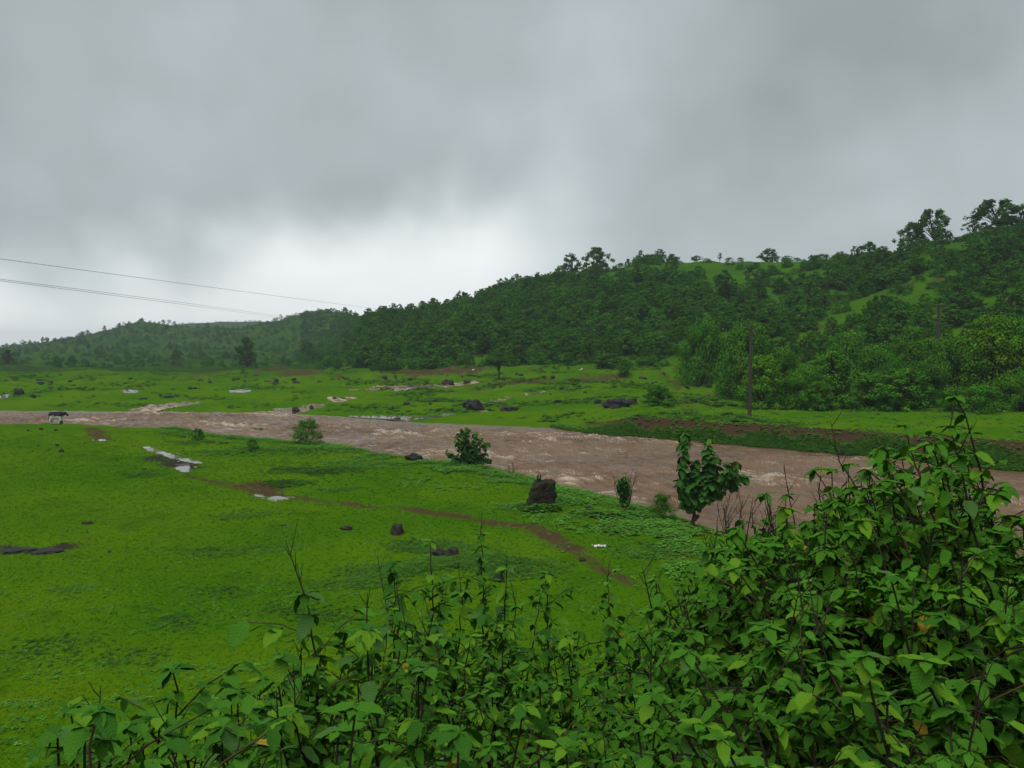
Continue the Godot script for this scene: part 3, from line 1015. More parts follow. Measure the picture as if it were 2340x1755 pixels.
func make_shapes() -> void:
	shapes.round = [tree_shape(101, 6.0, 5.2, 0.04, 70, 40, 0.34, 0.105), tree_shape(102, 6.5, 5.0, 0.05, 66, 40, 0.34, 0.11), tree_shape(103, 5.5, 5.6, 0.02, 74, 40, 0.34, 0.10), tree_shape(104, 6.0, 6.0, 0.03, 64, 40, 0.36, 0.10)]
	shapes.tall = [tree_shape(111, 8.0, 4.4, 0.10, 64, 40, 0.34, 0.12), tree_shape(112, 8.5, 5.0, 0.12, 66, 40, 0.36, 0.11)]
	shapes.loose = [tree_shape(121, 7.0, 5.5, 0.26, 32, 44, 0.34, 0.10), tree_shape(122, 6.5, 4.5, 0.30, 26, 44, 0.34, 0.11), tree_shape(123, 7.5, 6.0, 0.24, 38, 44, 0.34, 0.09)]
	shapes.bush = [tree_shape(131, 2.6, 3.6, 0.0, 36, 36, 0.24, 0.15), tree_shape(132, 3.0, 3.8, 0.0, 38, 36, 0.24, 0.14), tree_shape(133, 2.2, 3.6, 0.0, 34, 36, 0.24, 0.15)]
	shapes.umbrella = [tree_shape(141, 6.4, 7.2, 0.36, 44, 110, 0.24, 0.12, 1.5)]
	shapes.thicket = [tree_shape(151, 6.0, 8.5, 0.0, 90, 170, 0.24, 0.15), tree_shape(152, 5.0, 8.0, 0.0, 90, 170, 0.22, 0.15), tree_shape(153, 7.0, 7.0, 0.0, 90, 170, 0.24, 0.15)]
	shapes.feather = [tree_shape(161, 2.3, 3.4, 0.0, 70, 100, 0.10, 0.13), tree_shape(162, 4.5, 4.5, 0.0, 80, 130, 0.17, 0.13)]
	for k in ["dark", "mid", "light", "gold"]:
		var t: Color = {"dark": Color(0.72, 0.74, 0.86), "mid": Color(1.05, 1.05, 1), "light": Color(1.28, 1.22, 1.0), "gold": Color(1.65, 1.38, 0.85)}[k]
		mats["crown_" + k] = leaf_mat(Color(1, 1, 1), 0.22, 0.8)
		mats["crown_" + k].metallic_specular = 0.0
		mats["crown_" + k].albedo_color = t.linear_to_srgb()   # tint of this kind of leaf
	mark("tree shapes")

func plant_tree(kind: String, which: int, p: Vector3, scale_xz: float, scale_y: float, tone: String, called: String, label: String, category: String, group: String) -> Node3D:
	var s: Dictionary = shapes[kind][which % shapes[kind].size()]
	var o := thing(called, p, label, category, group, rng.randf() * TAU)
	o.scale = Vector3(scale_xz, scale_y, scale_xz)
	put(s.trunk, "trunk", mats.bark, o)
	put(s.crown, "crown", mats["crown_" + tone], o)
	return o

# a tree given by the pixels of its foot, top and width
func tree_at(kind: String, which: int, px: float, foot: float, top: float, wide: float, d: float, tone: String, called: String, label: String, category: String, group: String) -> Node3D:
	var r := ray(px, foot)
	var p := Vector3(r.x * d, 0, -d)
	p.y = ground(p.x, p.z) - 0.1
	var s: Dictionary = shapes[kind][which % shapes[kind].size()]
	var ys := at(px, top, d).y - p.y
	var sy: float = clampf(ys / s.h, 0.4, 2.2)
	var cw: float = {"round": 5.4, "tall": 4.8, "loose": 5.6, "bush": 3.5, "umbrella": 7.6, "thicket": 8.4, "feather": 3.6}[kind]
	return plant_tree(kind, which, p, clampf(wide / F * d / cw, 0.3, 2.4), sy, tone, called, label, category, group)

func grassy_gap(px: float, py: float) -> bool:
	for g in [[1820, 686, 60, 12], [1930, 692, 75, 12], [2050, 690, 60, 12], [2140, 672, 70, 12], [1395, 640, 26, 14], [1560, 618, 150, 12], [1740, 612, 80, 10], [2190, 570, 30, 10]]:
		var x: float = (px - g[0]) / g[2]
		var y: float = (py - g[1]) / g[3]
		if x * x + y * y < 1.5:
			return true
	return false

func plant_hills() -> void:
	# the ones that stand out against the sky or against the slope
	var R := "trees standing out along the ridge"
	for t in [["round", 1, 1308, 630, 576, 54, "dark"], ["round", 3, 1368, 628, 562, 64, "dark"], ["tall", 0, 1436, 612, 590, 18, "mid"], ["loose", 1, 1464, 612, 570, 26, "mid"], ["tall", 1, 1511, 608, 567, 28, "light"], ["round", 1, 1533, 608, 580, 18, "mid"], ["round", 2, 1592, 612, 586, 26, "mid"], ["loose", 1, 1645, 608, 577, 18, "light"], ["round", 1, 1752, 612, 566, 56, "mid"], ["loose", 2, 1800, 614, 590, 34, "mid"], ["loose", 0, 1858, 612, 588, 24, "mid"], ["loose", 1, 1950, 606, 560, 26, "mid"], ["round", 2, 1984, 612, 549, 44, "dark"], ["round", 2, 2082, 590, 503, 66, "dark"], ["round", 3, 2135, 590, 472, 84, "dark"], ["loose", 0, 2225, 580, 500, 50, "mid"], ["round", 3, 2280, 570, 450, 110, "dark"], ["round", 1, 2330, 560, 462, 70, "dark"], ["loose", 0, 1150, 680, 632, 40, "light"], ["round", 0, 1205, 668, 628, 40, "mid"], ["loose", 2, 1065, 705, 668, 34, "mid"], ["round", 2, 985, 722, 690, 40, "dark"], ["round", 1, 870, 745, 702, 40, "dark"], ["tall", 0, 840, 750, 712, 26, "dark"]]:
		var o := col_of((t[2] - CX) / F)
		tree_at(t[0], t[1], t[2], t[3], t[4], t[5], kd[o + 11], t[6], "ridge_tree", {"loose": "open-crowned tree with sky showing through, on the hill ridge", "round": "round dense dark tree standing on the hill ridge", "tall": "small upright tree standing on the hill ridge"}[t[0]], "tree", R)
	for t in [["tall", 1, 1660, 693, 613, 46, "dark", "tall dark tree on the slope above the power pole"], ["round", 0, 1500, 758, 704, 56, "mid", "rounded tree in mid slope above the small waterfall"]]:
		var q := hit(t[2], t[3], 110.0)
		tree_at(t[0], t[1], t[2], t[3], t[4], t[5], -q.z, t[6], "slope_tree", t[7], "tree", "")
	# the lone trees of the valley floor
	tree_at("umbrella", 0, 1141, 868, 800, 82, -hit(1141, 868).z, "dark", "lone_tree", "lone umbrella-shaped tree with bare trunk on the far meadow", "tree", "")
	tree_at("round", 1, 1426, 858, 816, 42, -hit(1426, 858).z, "light", "small_tree", "small bright green tree at the foot of the wooded hill", "tree", "")
	tree_at("round", 2, 566, 828, 766, 52, 262.0, "dark", "valley_tree", "large dark rounded tree at the foot of the far hills", "tree", "")
	tree_at("tall", 0, 20, 845, 797, 30, 270.0, "dark", "valley_tree", "upright dark tree at the far end of the valley floor", "tree", "")
	tree_at("round", 0, 702, 800, 774, 34, 320.0, "dark", "valley_tree", "dark tree beside the bend of the far road", "tree", "")
	mark("named trees")
	# the wood itself
	var rest := {}
	var count := 0
	var cand := []
	var tries := 0
	while cand.size() < 6500 and tries < 60000:
		tries += 1
		var px := rng.randf_range(690, 2560)
		var u := (px - CX) / F
		var o := col_of(u)
		var t := pow(rng.randf(), 0.9)
		var lo := kd[o + 9] - 6.0
		var hi := kd[o + 11] + 14.0
		var d := lerpf(lo, hi, t)
		var x := u * d
		var y := ground(x, -d)
		var py := HOR + (EYE - y) / d * F
		var open := grassy_gap(px, py)
		if open and rng.randf() < 0.80:
			continue
		var dens := 1.0 - 0.62 * smoothstep(1380.0, 1600.0, px) + n_hill.get_noise_2d(x * 2.2, d * 2.2) * 0.9
		var crest := px > 1000 and d > kd[o + 11] - (40 if px > 1390 and px < 1900 else 22)
		if px > 1390 and px < 1900 and crest:
			dens -= 0.30 if d < kd[o + 11] - 16 else 0.62
		if d < kd[o + 9] + 6:
			dens -= 0.4
		if rng.randf() > dens:
			continue
		var big := rng.randf()
		var kind := "bush" if big < 0.60 + 0.15 * smoothstep(1400.0, 1700.0, px) else "round" if big < 0.86 else "tall" if big < 0.94 else "loose"
		if open or crest and rng.randf() < 0.9:
			kind = "bush"
		var sc := rng.randf_range(0.42, 0.9) * (1.0 if kind != "bush" else 1.25)
		cand.append({"x": x, "y": y, "d": d, "kind": kind, "sc": sc, "show": sc * (1.0 if kind != "bush" else 0.5) / d})
	cand.sort_custom(func(a, b): return a.show > b.show)
	for i in cand.size():
		var c: Dictionary = cand[i]
		var r := rng.randf()
		var tone := "dark" if r < 0.22 else "light" if r > 0.76 else "mid"
		if i < 290:
			plant_tree(c.kind, rng.randi(), Vector3(c.x, c.y - 0.2, -c.d), c.sc, c.sc * rng.randf_range(0.65, 1.0), tone, "wood_tree", wood_label(c, tone), "tree" if c.kind != "bush" else "bush", "trees of the hillside wood")
		else:
			var key: String = c.kind + str(rng.randi() % shapes[c.kind].size())
			if not rest.has(key):
				rest[key] = [[], []]
			var b := Basis(Vector3.UP, rng.randf() * TAU).scaled(Vector3(c.sc, c.sc * rng.randf_range(0.65, 1.0), c.sc))
			rest[key][0].append(Transform3D(b, Vector3(c.x, c.y - 0.2, -c.d)))
			var g := 0.75 if tone == "dark" else 1.0 if tone == "mid" else 1.3
			rest[key][1].append(Color(g * rng.randf_range(0.9, 1.15), g, g * 0.95))
	wood_mass("hillside_wood", rest, "dense green wood covering the hillside behind the single trees", "wood")
	# scrub on the far hills
	rest = {}
	count = 0
	tries = 0
	var picked := 0
	while count < 2600 and tries < 20000:
		tries += 1
		var px := rng.randf_range(-250, 850)
		var u := (px - CX) / F
		var o := col_of(u)
		var layer := rng.randf()
		var d: float = lerpf(kd[o + 9] + 4, kd[o + 11] + 25, rng.randf()) if layer < 0.88 else kd[o + 13] + rng.randf_range(-70, 20)
		if px > 780 and d < kd[o + 11] + 20:
			continue
		var x := u * d
		if rng.randf() > 0.22 + n_hill.get_noise_2d(x * 1.6, d * 1.6) * 1.6 + 0.5 * smoothstep(420.0, 620.0, d):
			continue
		count += 1
		var y := ground(x, -d)
		var kind := "bush" if rng.randf() < 0.80 else "round" if rng.randf() < 0.8 else "loose"
		var sc := rng.randf_range(0.35, 0.8)
		if kind == "round" and d < 600 and picked < 60:
			picked += 1
			plant_tree(kind, rng.randi(), Vector3(x, y - 0.2, -d), sc, sc, "dark" if rng.randf() < 0.6 else "mid", "valley_tree", ("dark " if rng.randf() < 0.5 else "") + ("small tree " if sc < 0.5 else "broad tree " if sc > 0.7 else "round tree ") + ("on the far hill above the cow" if px < 220 else "on the far hill beyond the ponds" if px < 480 else "beside the large dark valley tree" if px < 640 else "on the middle hill left of the road bend") + (" near its foot" if d < 380 else " on its slope" if d < 500 else " near its top"), "tree", "trees on the far hills")
			continue
		var key: String = kind + str(rng.randi() % shapes[kind].size())
		if not rest.has(key):
			rest[key] = [[], []]
		rest[key][0].append(Transform3D(Basis(Vector3.UP, rng.randf() * TAU).scaled(Vector3.ONE * sc), Vector3(x, y - 0.2, -d)))
		var g := rng.randf_range(0.7, 1.1)
		rest[key][1].append(Color(g, g, g))
	wood_mass("distant_scrub", rest, "dark scrub and small trees covering the hazy far hills", "scrub")
	mark("wood %d" % cand.size())

func wood_label(c: Dictionary, tone: String) -> String:
	var px: float = CX + F * c.x / c.d
	var o := col_of(c.x / c.d)
	var t: float = (c.d - kd[o + 9]) / (kd[o + 11] - kd[o + 9])
	var zone := "above the bend of the far road" if px < 900 else "on the slope left of the lone umbrella tree" if px < 1080 else "behind the lone umbrella tree" if px < 1230 else "on the slope below the twin ridge trees" if px < 1420 else "beside the hillside waterfall" if px < 1580 else "behind the rusty power pole" if px < 1830 else "on the slope behind the river thicket" if px < 2060 else "around the pole with the crossarm" if px < 2240 else "below the big trees of the ridge"
	return "%s %s %s %s" % [{"dark": "dark green", "mid": "green", "light": "pale green"}[tone], {"round": "rounded tree", "tall": "upright tree", "loose": "open-crowned tree", "bush": "low bush"}[c.kind], "low down" if t < 0.25 else "midway up" if t < 0.7 else "high up", zone]

func wood_mass(called: String, rest: Dictionary, label: String, category: String) -> void:
	var o := thing(called, Vector3.ZERO, label, category)
	o.set_meta("kind", "stuff")
	for key in rest:
		var s: Dictionary = shapes[key.left(-1)][int(key.right(1))]
		many(s.crown, rest[key][0], rest[key][1], "crowns", mats.crown_mid, o)

func plant_thicket() -> void:
	var G := "bushes of the thicket beyond the river"
	for t in [["feather", 1, 1745, 915, 810, 90, 91, "gold"], ["thicket", 0, 1700, 890, 740, 120, 108, "light"], ["thicket", 1, 1610, 850, 730, 130, 125, "light"], ["thicket", 1, 1830, 920, 840, 130, 90, "light"], ["feather", 1, 1900, 915, 800, 110, 93, "light"], ["thicket", 2, 1790, 900, 790, 110, 98, "light"], ["thicket", 0, 2010, 905, 790, 130, 97, "light"], ["feather", 1, 1990, 930, 850, 90, 86, "light"], ["feather", 1, 2070, 932, 840, 110, 84, "light"], ["thicket", 1, 2110, 925, 830, 130, 86, "dark"], ["thicket", 1, 2020, 925, 835, 100, 90, "dark"], ["thicket", 0, 2170, 910, 770, 130, 90, "light"], ["thicket", 2, 2270, 900, 715, 190, 88, "gold"], ["thicket", 1, 2230, 940, 880, 170, 79, "light"], ["thicket", 1, 2330, 940, 850, 130, 78, "light"], ["thicket", 2, 2360, 905, 720, 150, 84, "gold"], ["thicket", 0, 1680, 880, 800, 70, 112, "dark"], ["thicket", 0, 1930, 880, 760, 120, 108, "light"], ["thicket", 2, 2080, 880, 740, 110, 104, "light"], ["feather", 1, 1870, 930, 870, 70, 88, "light"], ["thicket", 1, 2440, 930, 780, 160, 80, "light"]]:
		var o := tree_at(t[0], t[1], t[2], t[3], t[4], t[5], t[6], t[7], "thicket_bush", {"thicket0": "broad leafy bush in the thicket beyond the river", "feather1": "feathery fine-leaved bush at the edge of the thicket", "thicket1": "low dense bush on the terrace beyond the river", "thicket2": "tall yellowish bush rising above the thicket beyond the river"}[t[0] + str(t[1])], "bush", G)
		o.rotation.y = rng.randf() * TAU
	tree_at("feather", 1, 1503, 930, 880, 62, -hit(1503, 928).z, "mid", "meadow_bush", "single fine-leaved bush on the bank beside black rocks", "bush", "")
	tree_at("feather", 0, 700, 1016, 958, 84, -hit(695, 1014).z, "light", "bank_bush", "airy rounded bush of fine leaves at the near water edge", "bush", "")
	tree_at("feather", 0, 590, 1008, 978, 60, -hit(590, 1004).z, "mid", "bank_bush", "thin see-through bush at the near water edge", "bush", "")
	tree_at("bush", 1, 452, 1009, 990, 30, -hit(452, 1008).z, "dark", "bank_bush", "small dark green bush near the meadow puddle", "bush", "")
	tree_at("bush", 0, 575, 1032, 1014, 20, -hit(575, 1030).z, "mid", "bank_bush", "tiny bush on the grass behind the long puddle", "bush", "")
	tree_at("feather", 0, 1512, 1190, 1128, 80, -hit(1500, 1186).z, "mid", "bank_bush", "dense low bush against the leaning large-leaved tree", "bush", "")
	mark("thicket")

# ---------------------------------------------------------------- rocks
func rock_mesh(s: int, boxy := 2.0, rough := 0.40, nu := 14, nv := 9) -> ArrayMesh:
	var mb := MB.new()
	var nz := new_noise(s, 0.9, 3)
	var rz := new_noise(s + 50, 0.55, 2, true)
	var pts := []
	for j in nv + 1:
		for i in nu:
			var th := PI * j / nv
			var ph := TAU * i / nu
			var d := Vector3(sin(th) * cos(ph), cos(th), sin(th) * sin(ph))
			var e := pow(pow(absf(d.x), boxy * 1.6) + pow(absf(d.y), boxy * 1.6) + pow(absf(d.z), boxy * 1.6), -1.0 / (boxy * 1.6))
			var r := 0.5 * e * (1.0 + nz.get_noise_3dv(d * 0.9) * rough * 1.6 + rz.get_noise_3dv(d) * rough * 0.35)
			pts.append(d * r)
	for j in nv:
		for i in nu:
			var a: Vector3 = pts[j * nu + i]
			var b: Vector3 = pts[j * nu + (i + 1) % nu]
			var c: Vector3 = pts[(j + 1) * nu + i]
			var e2: Vector3 = pts[(j + 1) * nu + (i + 1) % nu]
			for t in [[a, b, c], [b, e2, c]]:
				var n: Vector3 = (t[1] - t[0]).cross(t[2] - t[0])
				if n.length() < 1e-7:
					continue
				n = n.normalized()
				if n.dot(t[0] + t[1] + t[2]) < 0:
					n = -n
				var f := mb.v.size()
				for q in t:
					mb.vert(q, n, Color.WHITE, Vector2(q.x + q.z, q.y))
				mb.tri(f, f + 1, f + 2)
	return mb.mesh()

func rock_mat(c: Color, rough := 0.75) -> StandardMaterial3D:
	var m := mat(c, rough, 0.45)
	m.uv1_triplanar = true
	m.uv1_scale = Vector3.ONE * 1.1
	m.albedo_texture = mats.rock_tex
	m.normal_enabled = true
	m.normal_texture = mats.rock_nrm
	m.normal_scale = 1.4
	return m

func boulder_mesh() -> ArrayMesh:
	# broad foot, leaning left side, upright right side, flat top
	var mb := MB.new()
	var nz := new_noise(71, 0.5, 4)
	var rows := 14
	var cols := 30
	for j in rows + 1:
		var t := float(j) / rows
		for i in cols:
			var a := TAU * i / cols
			var cx := cos(a)
			var cz := sin(a)
			var sq := pow(pow(absf(cx), 5.0) + pow(absf(cz), 5.0), -0.2)
			var left := lerpf(-0.70, -0.26, pow(t, 1.1))
			var right := lerpf(0.56, 0.50, t * t)
			var hx := (right - left) / 2
			var mx := (right + left) / 2
			var hz := lerpf(0.46, 0.36, t)
			var inn := 1.0 - smoothstep(0.90, 1.0, t) * 0.30 if j < rows else 0.0
			var p := Vector3(mx + cx * sq * hx * inn, t * 1.17 + (cx * 0.03 * t), cz * sq * hz * inn)
			var r := nz.get_noise_3dv(p * 1.6) * 0.16 + nz.get_noise_3dv(p * 5.0) * 0.06
			p += Vector3(cx, 0.3, cz) * r
			mb.vert(p, Vector3(cx, 0.1, cz).normalized(), Color.WHITE, Vector2(a, t))
	for j in rows:
		for i in cols:
			var k := j * cols + i
			var k1 := j * cols + (i + 1) % cols
			mb.tri(k, k1, k + cols)
			mb.tri(k1, k1 + cols, k + cols)
	var st := SurfaceTool.new()
	st.create_from(mb.mesh(), 0)
	st.generate_normals()
	return st.commit()

func lay_rocks() -> void:
	mats.rock_tex = noise_tex(61, 24.0, 0.45, 1.0, 256)
	mats.rock_nrm = normal_tex(62, 18.0, 8.0, 256)
	var black := rock_mat(Color(0.030, 0.031, 0.033))
	var brown := rock_mat(Color(0.060, 0.046, 0.036))
	var moss := rock_mat(Color(0.040, 0.040, 0.017), 0.95)
	var kinds := []
	for k in 7:
		kinds.append(rock_mesh(200 + k, 1.2 + 0.25 * (k % 4)))
	# the black boulder with two stone prongs
	var b := hit(1238, 1156)
	var root := thing("boulder", b + Vector3(0, -0.06, 0), "large black mossy boulder with two small prongs on its top", "boulder")
	put(boulder_mesh(), "rock", moss, root)
	for s in [[-0.18, 0.24], [-0.08, 0.22]]:
		var pm := MB.new()
		pm.tube([Vector3(s[0], 1.10, 0.1), Vector3(s[0] + 0.01, 1.2, 0.1), Vector3(s[0] + 0.02, 1.14 + s[1], 0.1)], [0.06, 0.05, 0.03], 6)
		put(pm.mesh(), "prong", moss, root)
	root.scale = Vector3.ONE * (56.0 / F * -b.z / 1.02)
	# px, row of the foot, width, height in pixels, material, label
	var one := [
		[909, 1221, 30, 20, brown, "small square brown stone alone on the near grass", ""],
		[1001, 1268, 34, 14, brown, "flat dark stone half sunk in weeds below the path", "flat stones below the path"],
		[1035, 1270, 32, 16, brown, "flat dark stone half sunk in weeds below the path", "flat stones below the path"],
		[1138, 1328, 26, 14, black, "small black stone behind the shrub tops", ""],
		[945, 1052, 40, 14, black, "smooth dark boulder lying at the near water edge", ""],
		[1346, 1170, 20, 12, brown, "low stone half covered by leafy weeds", ""],
		[1398, 930, 40, 14, black, "black rock in the low outcrop on the far bank", "black outcrop on the far bank"],
		[1418, 929, 38, 16, black, "black rock in the low outcrop on the far bank", "black outcrop on the far bank"],
		[1440, 925, 30, 11, black, "black rock in the low outcrop on the far bank", "black outcrop on the far bank"],
		[1366, 922, 14, 8, black, "black rock in the low outcrop on the far bank", "black outcrop on the far bank"],
		[1083, 938, 34, 18, black, "dark rock splitting the small side stream", "rocks of the side stream"],
		[1070, 930, 24, 12, black, "dark rock splitting the small side stream", "rocks of the side stream"],
		[1098, 940, 16, 10, black, "dark rock splitting the small side stream", "rocks of the side stream"],
		[676, 944, 15, 12, brown, "brown rock in the white rapids of the side stream", "rocks of the rapids"],
		[670, 950, 12, 5, brown, "brown rock in the white rapids of the side stream", "rocks of the rapids"],
		[712, 935, 9, 8, brown, "brown rock in the white rapids of the side stream", "rocks of the rapids"],
		[765, 915, 10, 7, brown, "brown rock in the white rapids of the side stream", "rocks of the rapids"],
		[905, 962, 22, 6, black, "flat rock at the far edge of the river", ""],
		[1025, 880, 30, 9, brown, "low brown earth mound beside the upper stream", "earth mounds by the upper stream"],
		[1066, 876, 14, 7, brown, "low brown earth mound beside the upper stream", "earth mounds by the upper stream"],
		[42, 902, 18, 12, black, "pointed black rock on the far meadow", ""],
		[1165, 938, 34, 8, black, "low black rock in the grass beside the side stream", ""],
		[45, 1260, 62, 6, black, "flat dark rock slab sunk in the open near meadow", "dark slabs in the near meadow"],
		[108, 1262, 58, 6, black, "flat dark rock slab sunk in the open near meadow", "dark slabs in the near meadow"],
		[1925, 1040, 16, 12, black, "dark rock at the foot of the earth bank", ""]]
	for r in one:
		var p := hit(r[0], r[1])
		var o := put(kinds[rng.randi() % kinds.size()], "rock", r[4])
		var d := -p.z
		var w: float = r[2] / F * d
		var h: float = r[3] / F * d
		o.scale = Vector3(w, h * 1.5, w * rng.randf_range(0.6, 0.9))
		o.position = p + Vector3(0, h * 0.35, 0)
		o.rotation.y = rng.randf() * 0.5
		tag(o, r[5], "rock" if r[5].find("mound") < 0 else "mound", r[6])
	# scattered stones of the far meadow: clusters given by centre, width, height and count
	for c in [[1510, 858, 90, 14, 8, "at the hill foot behind the small tree"], [1500, 880, 90, 8, 9, "behind the single fine-leaved bush"], [1590, 880, 40, 10, 4, "beside the terrace edge near the rusty pole"], [1310, 885, 60, 8, 5, "right of the lone umbrella tree"], [1180, 860, 90, 12, 9, "under the lone umbrella tree"], [1125, 884, 30, 6, 4, "in front of the lone umbrella tree"], [560, 870, 60, 8, 9, "beyond the far pond"], [620, 876, 70, 8, 9, "between the pond and the upper stream"], [470, 872, 40, 8, 7, "above the foaming side stream"], [130, 878, 90, 10, 12, "behind the pointed black rock"], [90, 905, 50, 10, 6, "beside the pointed black rock"], [390, 905, 60, 8, 6, "just above the widest side stream"], [440, 888, 60, 6, 6, "between the two far ponds"], [790, 868, 70, 8, 7, "behind the upper stream"], [900, 865, 60, 8, 6, "below the brown earth cut"], [1020, 860, 60, 8, 6, "under the brown earth cut"], [220, 868, 200, 10, 10, "near the far end of the valley floor"], [700, 870, 100, 8, 8, "below the bend of the far road"], [1240, 905, 120, 20, 5, "on the open grass left of the black outcrop"], [1000, 925, 160, 10, 5, "between the side stream and the river"]]:
		for k in int(c[4] * 0.65 + 0.5):
			var p := hit(c[0] + rng.randfn() * c[2] * 0.4, c[1] + rng.randfn() * c[3] * 0.4)
			var o := put(kinds[rng.randi() % kinds.size()], "meadow_rock", black)
			var w := rng.randf_range(0.28, 0.85) * (1.0 if p.z < -110 else 0.7)
			var flat := rng.randf_range(0.4, 0.8)
			o.scale = Vector3(w * rng.randf_range(1.0, 1.6), w * flat, w)
			o.position = p + Vector3(0, w * 0.06, 0)
			o.rotation.y = rng.randf() * TAU
			tag(o, ("flat dark stone " if flat < 0.52 else "rounded dark stone " if flat < 0.68 else "upright dark stone ") + c[5], "rock", "stones scattered on the far meadow")
	# clods on the near meadow
	for c in [[94, 982, 9, 4], [64, 985, 5, 3], [127, 984, 8, 3], [88, 1020, 8, 3], [131, 1019, 8, 4], [141, 1034, 12, 6], [330, 1074, 8, 3], [1330, 1282, 14, 6], [790, 1208, 26, 5], [650, 1202, 10, 3], [418, 1000, 14, 4], [200, 1196, 24, 4], [250, 1262, 6, 3]]:
		var p := hit(c[0], c[1])
		var o := put(kinds[rng.randi() % kinds.size()], "clod", brown)
		var w: float = c[2] / F * -p.z
		o.scale = Vector3(w, c[3] / F * -p.z * 1.8, w * 0.7)
		o.position = p + Vector3(0, c[3] / F * -p.z * 0.3, 0)
		tag(o, "small dark clod lying on the open near meadow", "clod", "clods on the near meadow")
	mark("rocks")

# ---------------------------------------------------------------- cow
func cow() -> void:
	var caps := []     # a, b, ra, rb
	var add := func(ax, ay, az, bx, by, bz, ra, rb): caps.append([Vector3(ax, ay, az), Vector3(bx, by, bz), ra, rb])
	add.call(-0.72, 1.02, 0, 0.50, 1.04, 0, 0.30, 0.31)
	add.call(-0.45, 0.90, 0, 0.35, 0.87, 0, 0.35, 0.33)
	add.call(-0.80, 1.12, 0, -0.70, 1.05, 0, 0.17, 0.2)
	add.call(0.45, 1.22, 0, 0.55, 1.15, 0, 0.14, 0.16)
	add.call(0.55, 1.08, 0, 0.98, 1.20, 0, 0.21, 0.14)
	add.call(0.98, 1.22, 0, 1.34, 0.99, 0, 0.135, 0.085)
	add.call(1.30, 1.0, 0, 1.38, 0.95, 0, 0.085, 0.08)
	add.call(0.62, 0.88, 0, 0.85, 1.0, 0, 0.08, 0.06)
	for s in [-1, 1]:
		add.call(-0.70, 0.98, 0.13 * s, -0.60, 0.70, 0.17 * s, 0.20, 0.13)
		add.call(-0.60, 0.70, 0.17 * s, -0.80, 0.44, 0.16 * s, 0.14, 0.085)
		add.call(-0.80, 0.44, 0.16 * s, -0.76, 0.05, 0.16 * s, 0.085, 0.07)
		add.call(0.45, 0.95, 0.13 * s, 0.50, 0.62, 0.16 * s, 0.18, 0.10)
		add.call(0.50, 0.62, 0.16 * s, 0.52, 0.05, 0.16 * s, 0.10, 0.075)
	var lo := Vector3(-1.15, -0.05, -0.48)
	var cell := 0.045
	var nx := 62
	var ny := 34
	var nzz := 22
	var f := PackedFloat32Array()
	f.resize(nx * ny * nzz)
	f.fill(1.0)
	for i in nx:
		for j in ny:
			for k in nzz:
				var p := lo + Vector3(i, j, k) * cell
				var s := 0.0
				for c in caps:
					var ab: Vector3 = c[1] - c[0]
					var t := clampf((p - c[0]).dot(ab) / ab.length_squared(), 0, 1)
					var d: float = p.distance_to(c[0] + ab * t) - lerpf(c[2], c[3], t)
					if d < 0.4:
						s += exp(-d * 26.0)
				f[(i * ny + j) * nzz + k] = -log(maxf(s, 1e-5)) / 26.0
	var mb := MB.new()
	var ids := {}
	var nzp := new_noise(81, 0.35, 2)
	for i in nx - 1:
		for j in ny - 1:
			for k in nzz - 1:
				var c := Vector3.ZERO
				var n := 0
				var v := []
				for q in 8:
					v.append(f[((i + (q & 1)) * ny + j + ((q >> 1) & 1)) * nzz + k + (q >> 2)])
				for e in [[0, 1], [2, 3], [4, 5], [6, 7], [0, 2], [1, 3], [4, 6], [5, 7], [0, 4], [1, 5], [2, 6], [3, 7]]:
					var a: float = v[e[0]]
					var b: float = v[e[1]]
					if (a < 0) != (b < 0):
						var t := a / (a - b)
						var p0 := Vector3(e[0] & 1, (e[0] >> 1) & 1, e[0] >> 2)
						var p1 := Vector3(e[1] & 1, (e[1] >> 1) & 1, e[1] >> 2)
						c += p0.lerp(p1, t)
						n += 1
				if n == 0:
					continue
				var g := Vector3(v[1] + v[3] + v[5] + v[7] - v[0] - v[2] - v[4] - v[6], v[2] + v[3] + v[6] + v[7] - v[0] - v[1] - v[4] - v[5], v[4] + v[5] + v[6] + v[7] - v[0] - v[1] - v[2] - v[3]).normalized()
				var p := lo + (Vector3(i, j, k) + c / n) * cell
				var line := 0.88 + nzp.get_noise_3dv(p * 2.0) * 0.22
				var white := p.y < line and p.x < 0.95
				if p.x > 0.44 and p.y < 0.42 or p.x < -0.7 and p.y < 0.45 and nzp.get_noise_3dv(p * 5.0) > 0.0:
					white = false
				ids[(i * ny + j) * nzz + k] = mb.vert(p, g, Color(0.66, 0.66, 0.63) if white else Color(0.014, 0.015, 0.014))
	for i in range(1, nx - 1):
		for j in range(1, ny - 1):
			for k in range(1, nzz - 1):
				var o := (i * ny + j) * nzz + k
				for ax in 3:
					var st: int = [ny * nzz, nzz, 1][ax]
					if (f[o] < 0) == (f[o + st] < 0):
						continue
					var u: int = [nzz, 1, ny * nzz][ax]
					var w: int = [1, ny * nzz, nzz][ax]
					if ids.has(o) and ids.has(o - u) and ids.has(o - w) and ids.has(o - u - w):
						mb.tri(ids[o], ids[o - u], ids[o - u - w])
						mb.tri(ids[o], ids[o - u - w], ids[o - w])
	var foot := hit(131, 970.5)
	var root := thing("cow", foot + Vector3(0, 0.0, 0), "black-backed cow with pale belly and legs standing at the water edge", "cow")
	var skin := mat(Color.WHITE, 0.7, 0.3)
	skin.vertex_color_use_as_albedo = true
	put(mb.mesh(), "body", skin, root)
	var pale := mat(Color(0.5, 0.48, 0.43), 0.6)
	var dark := mat(Color(0.014, 0.015, 0.014), 0.8)
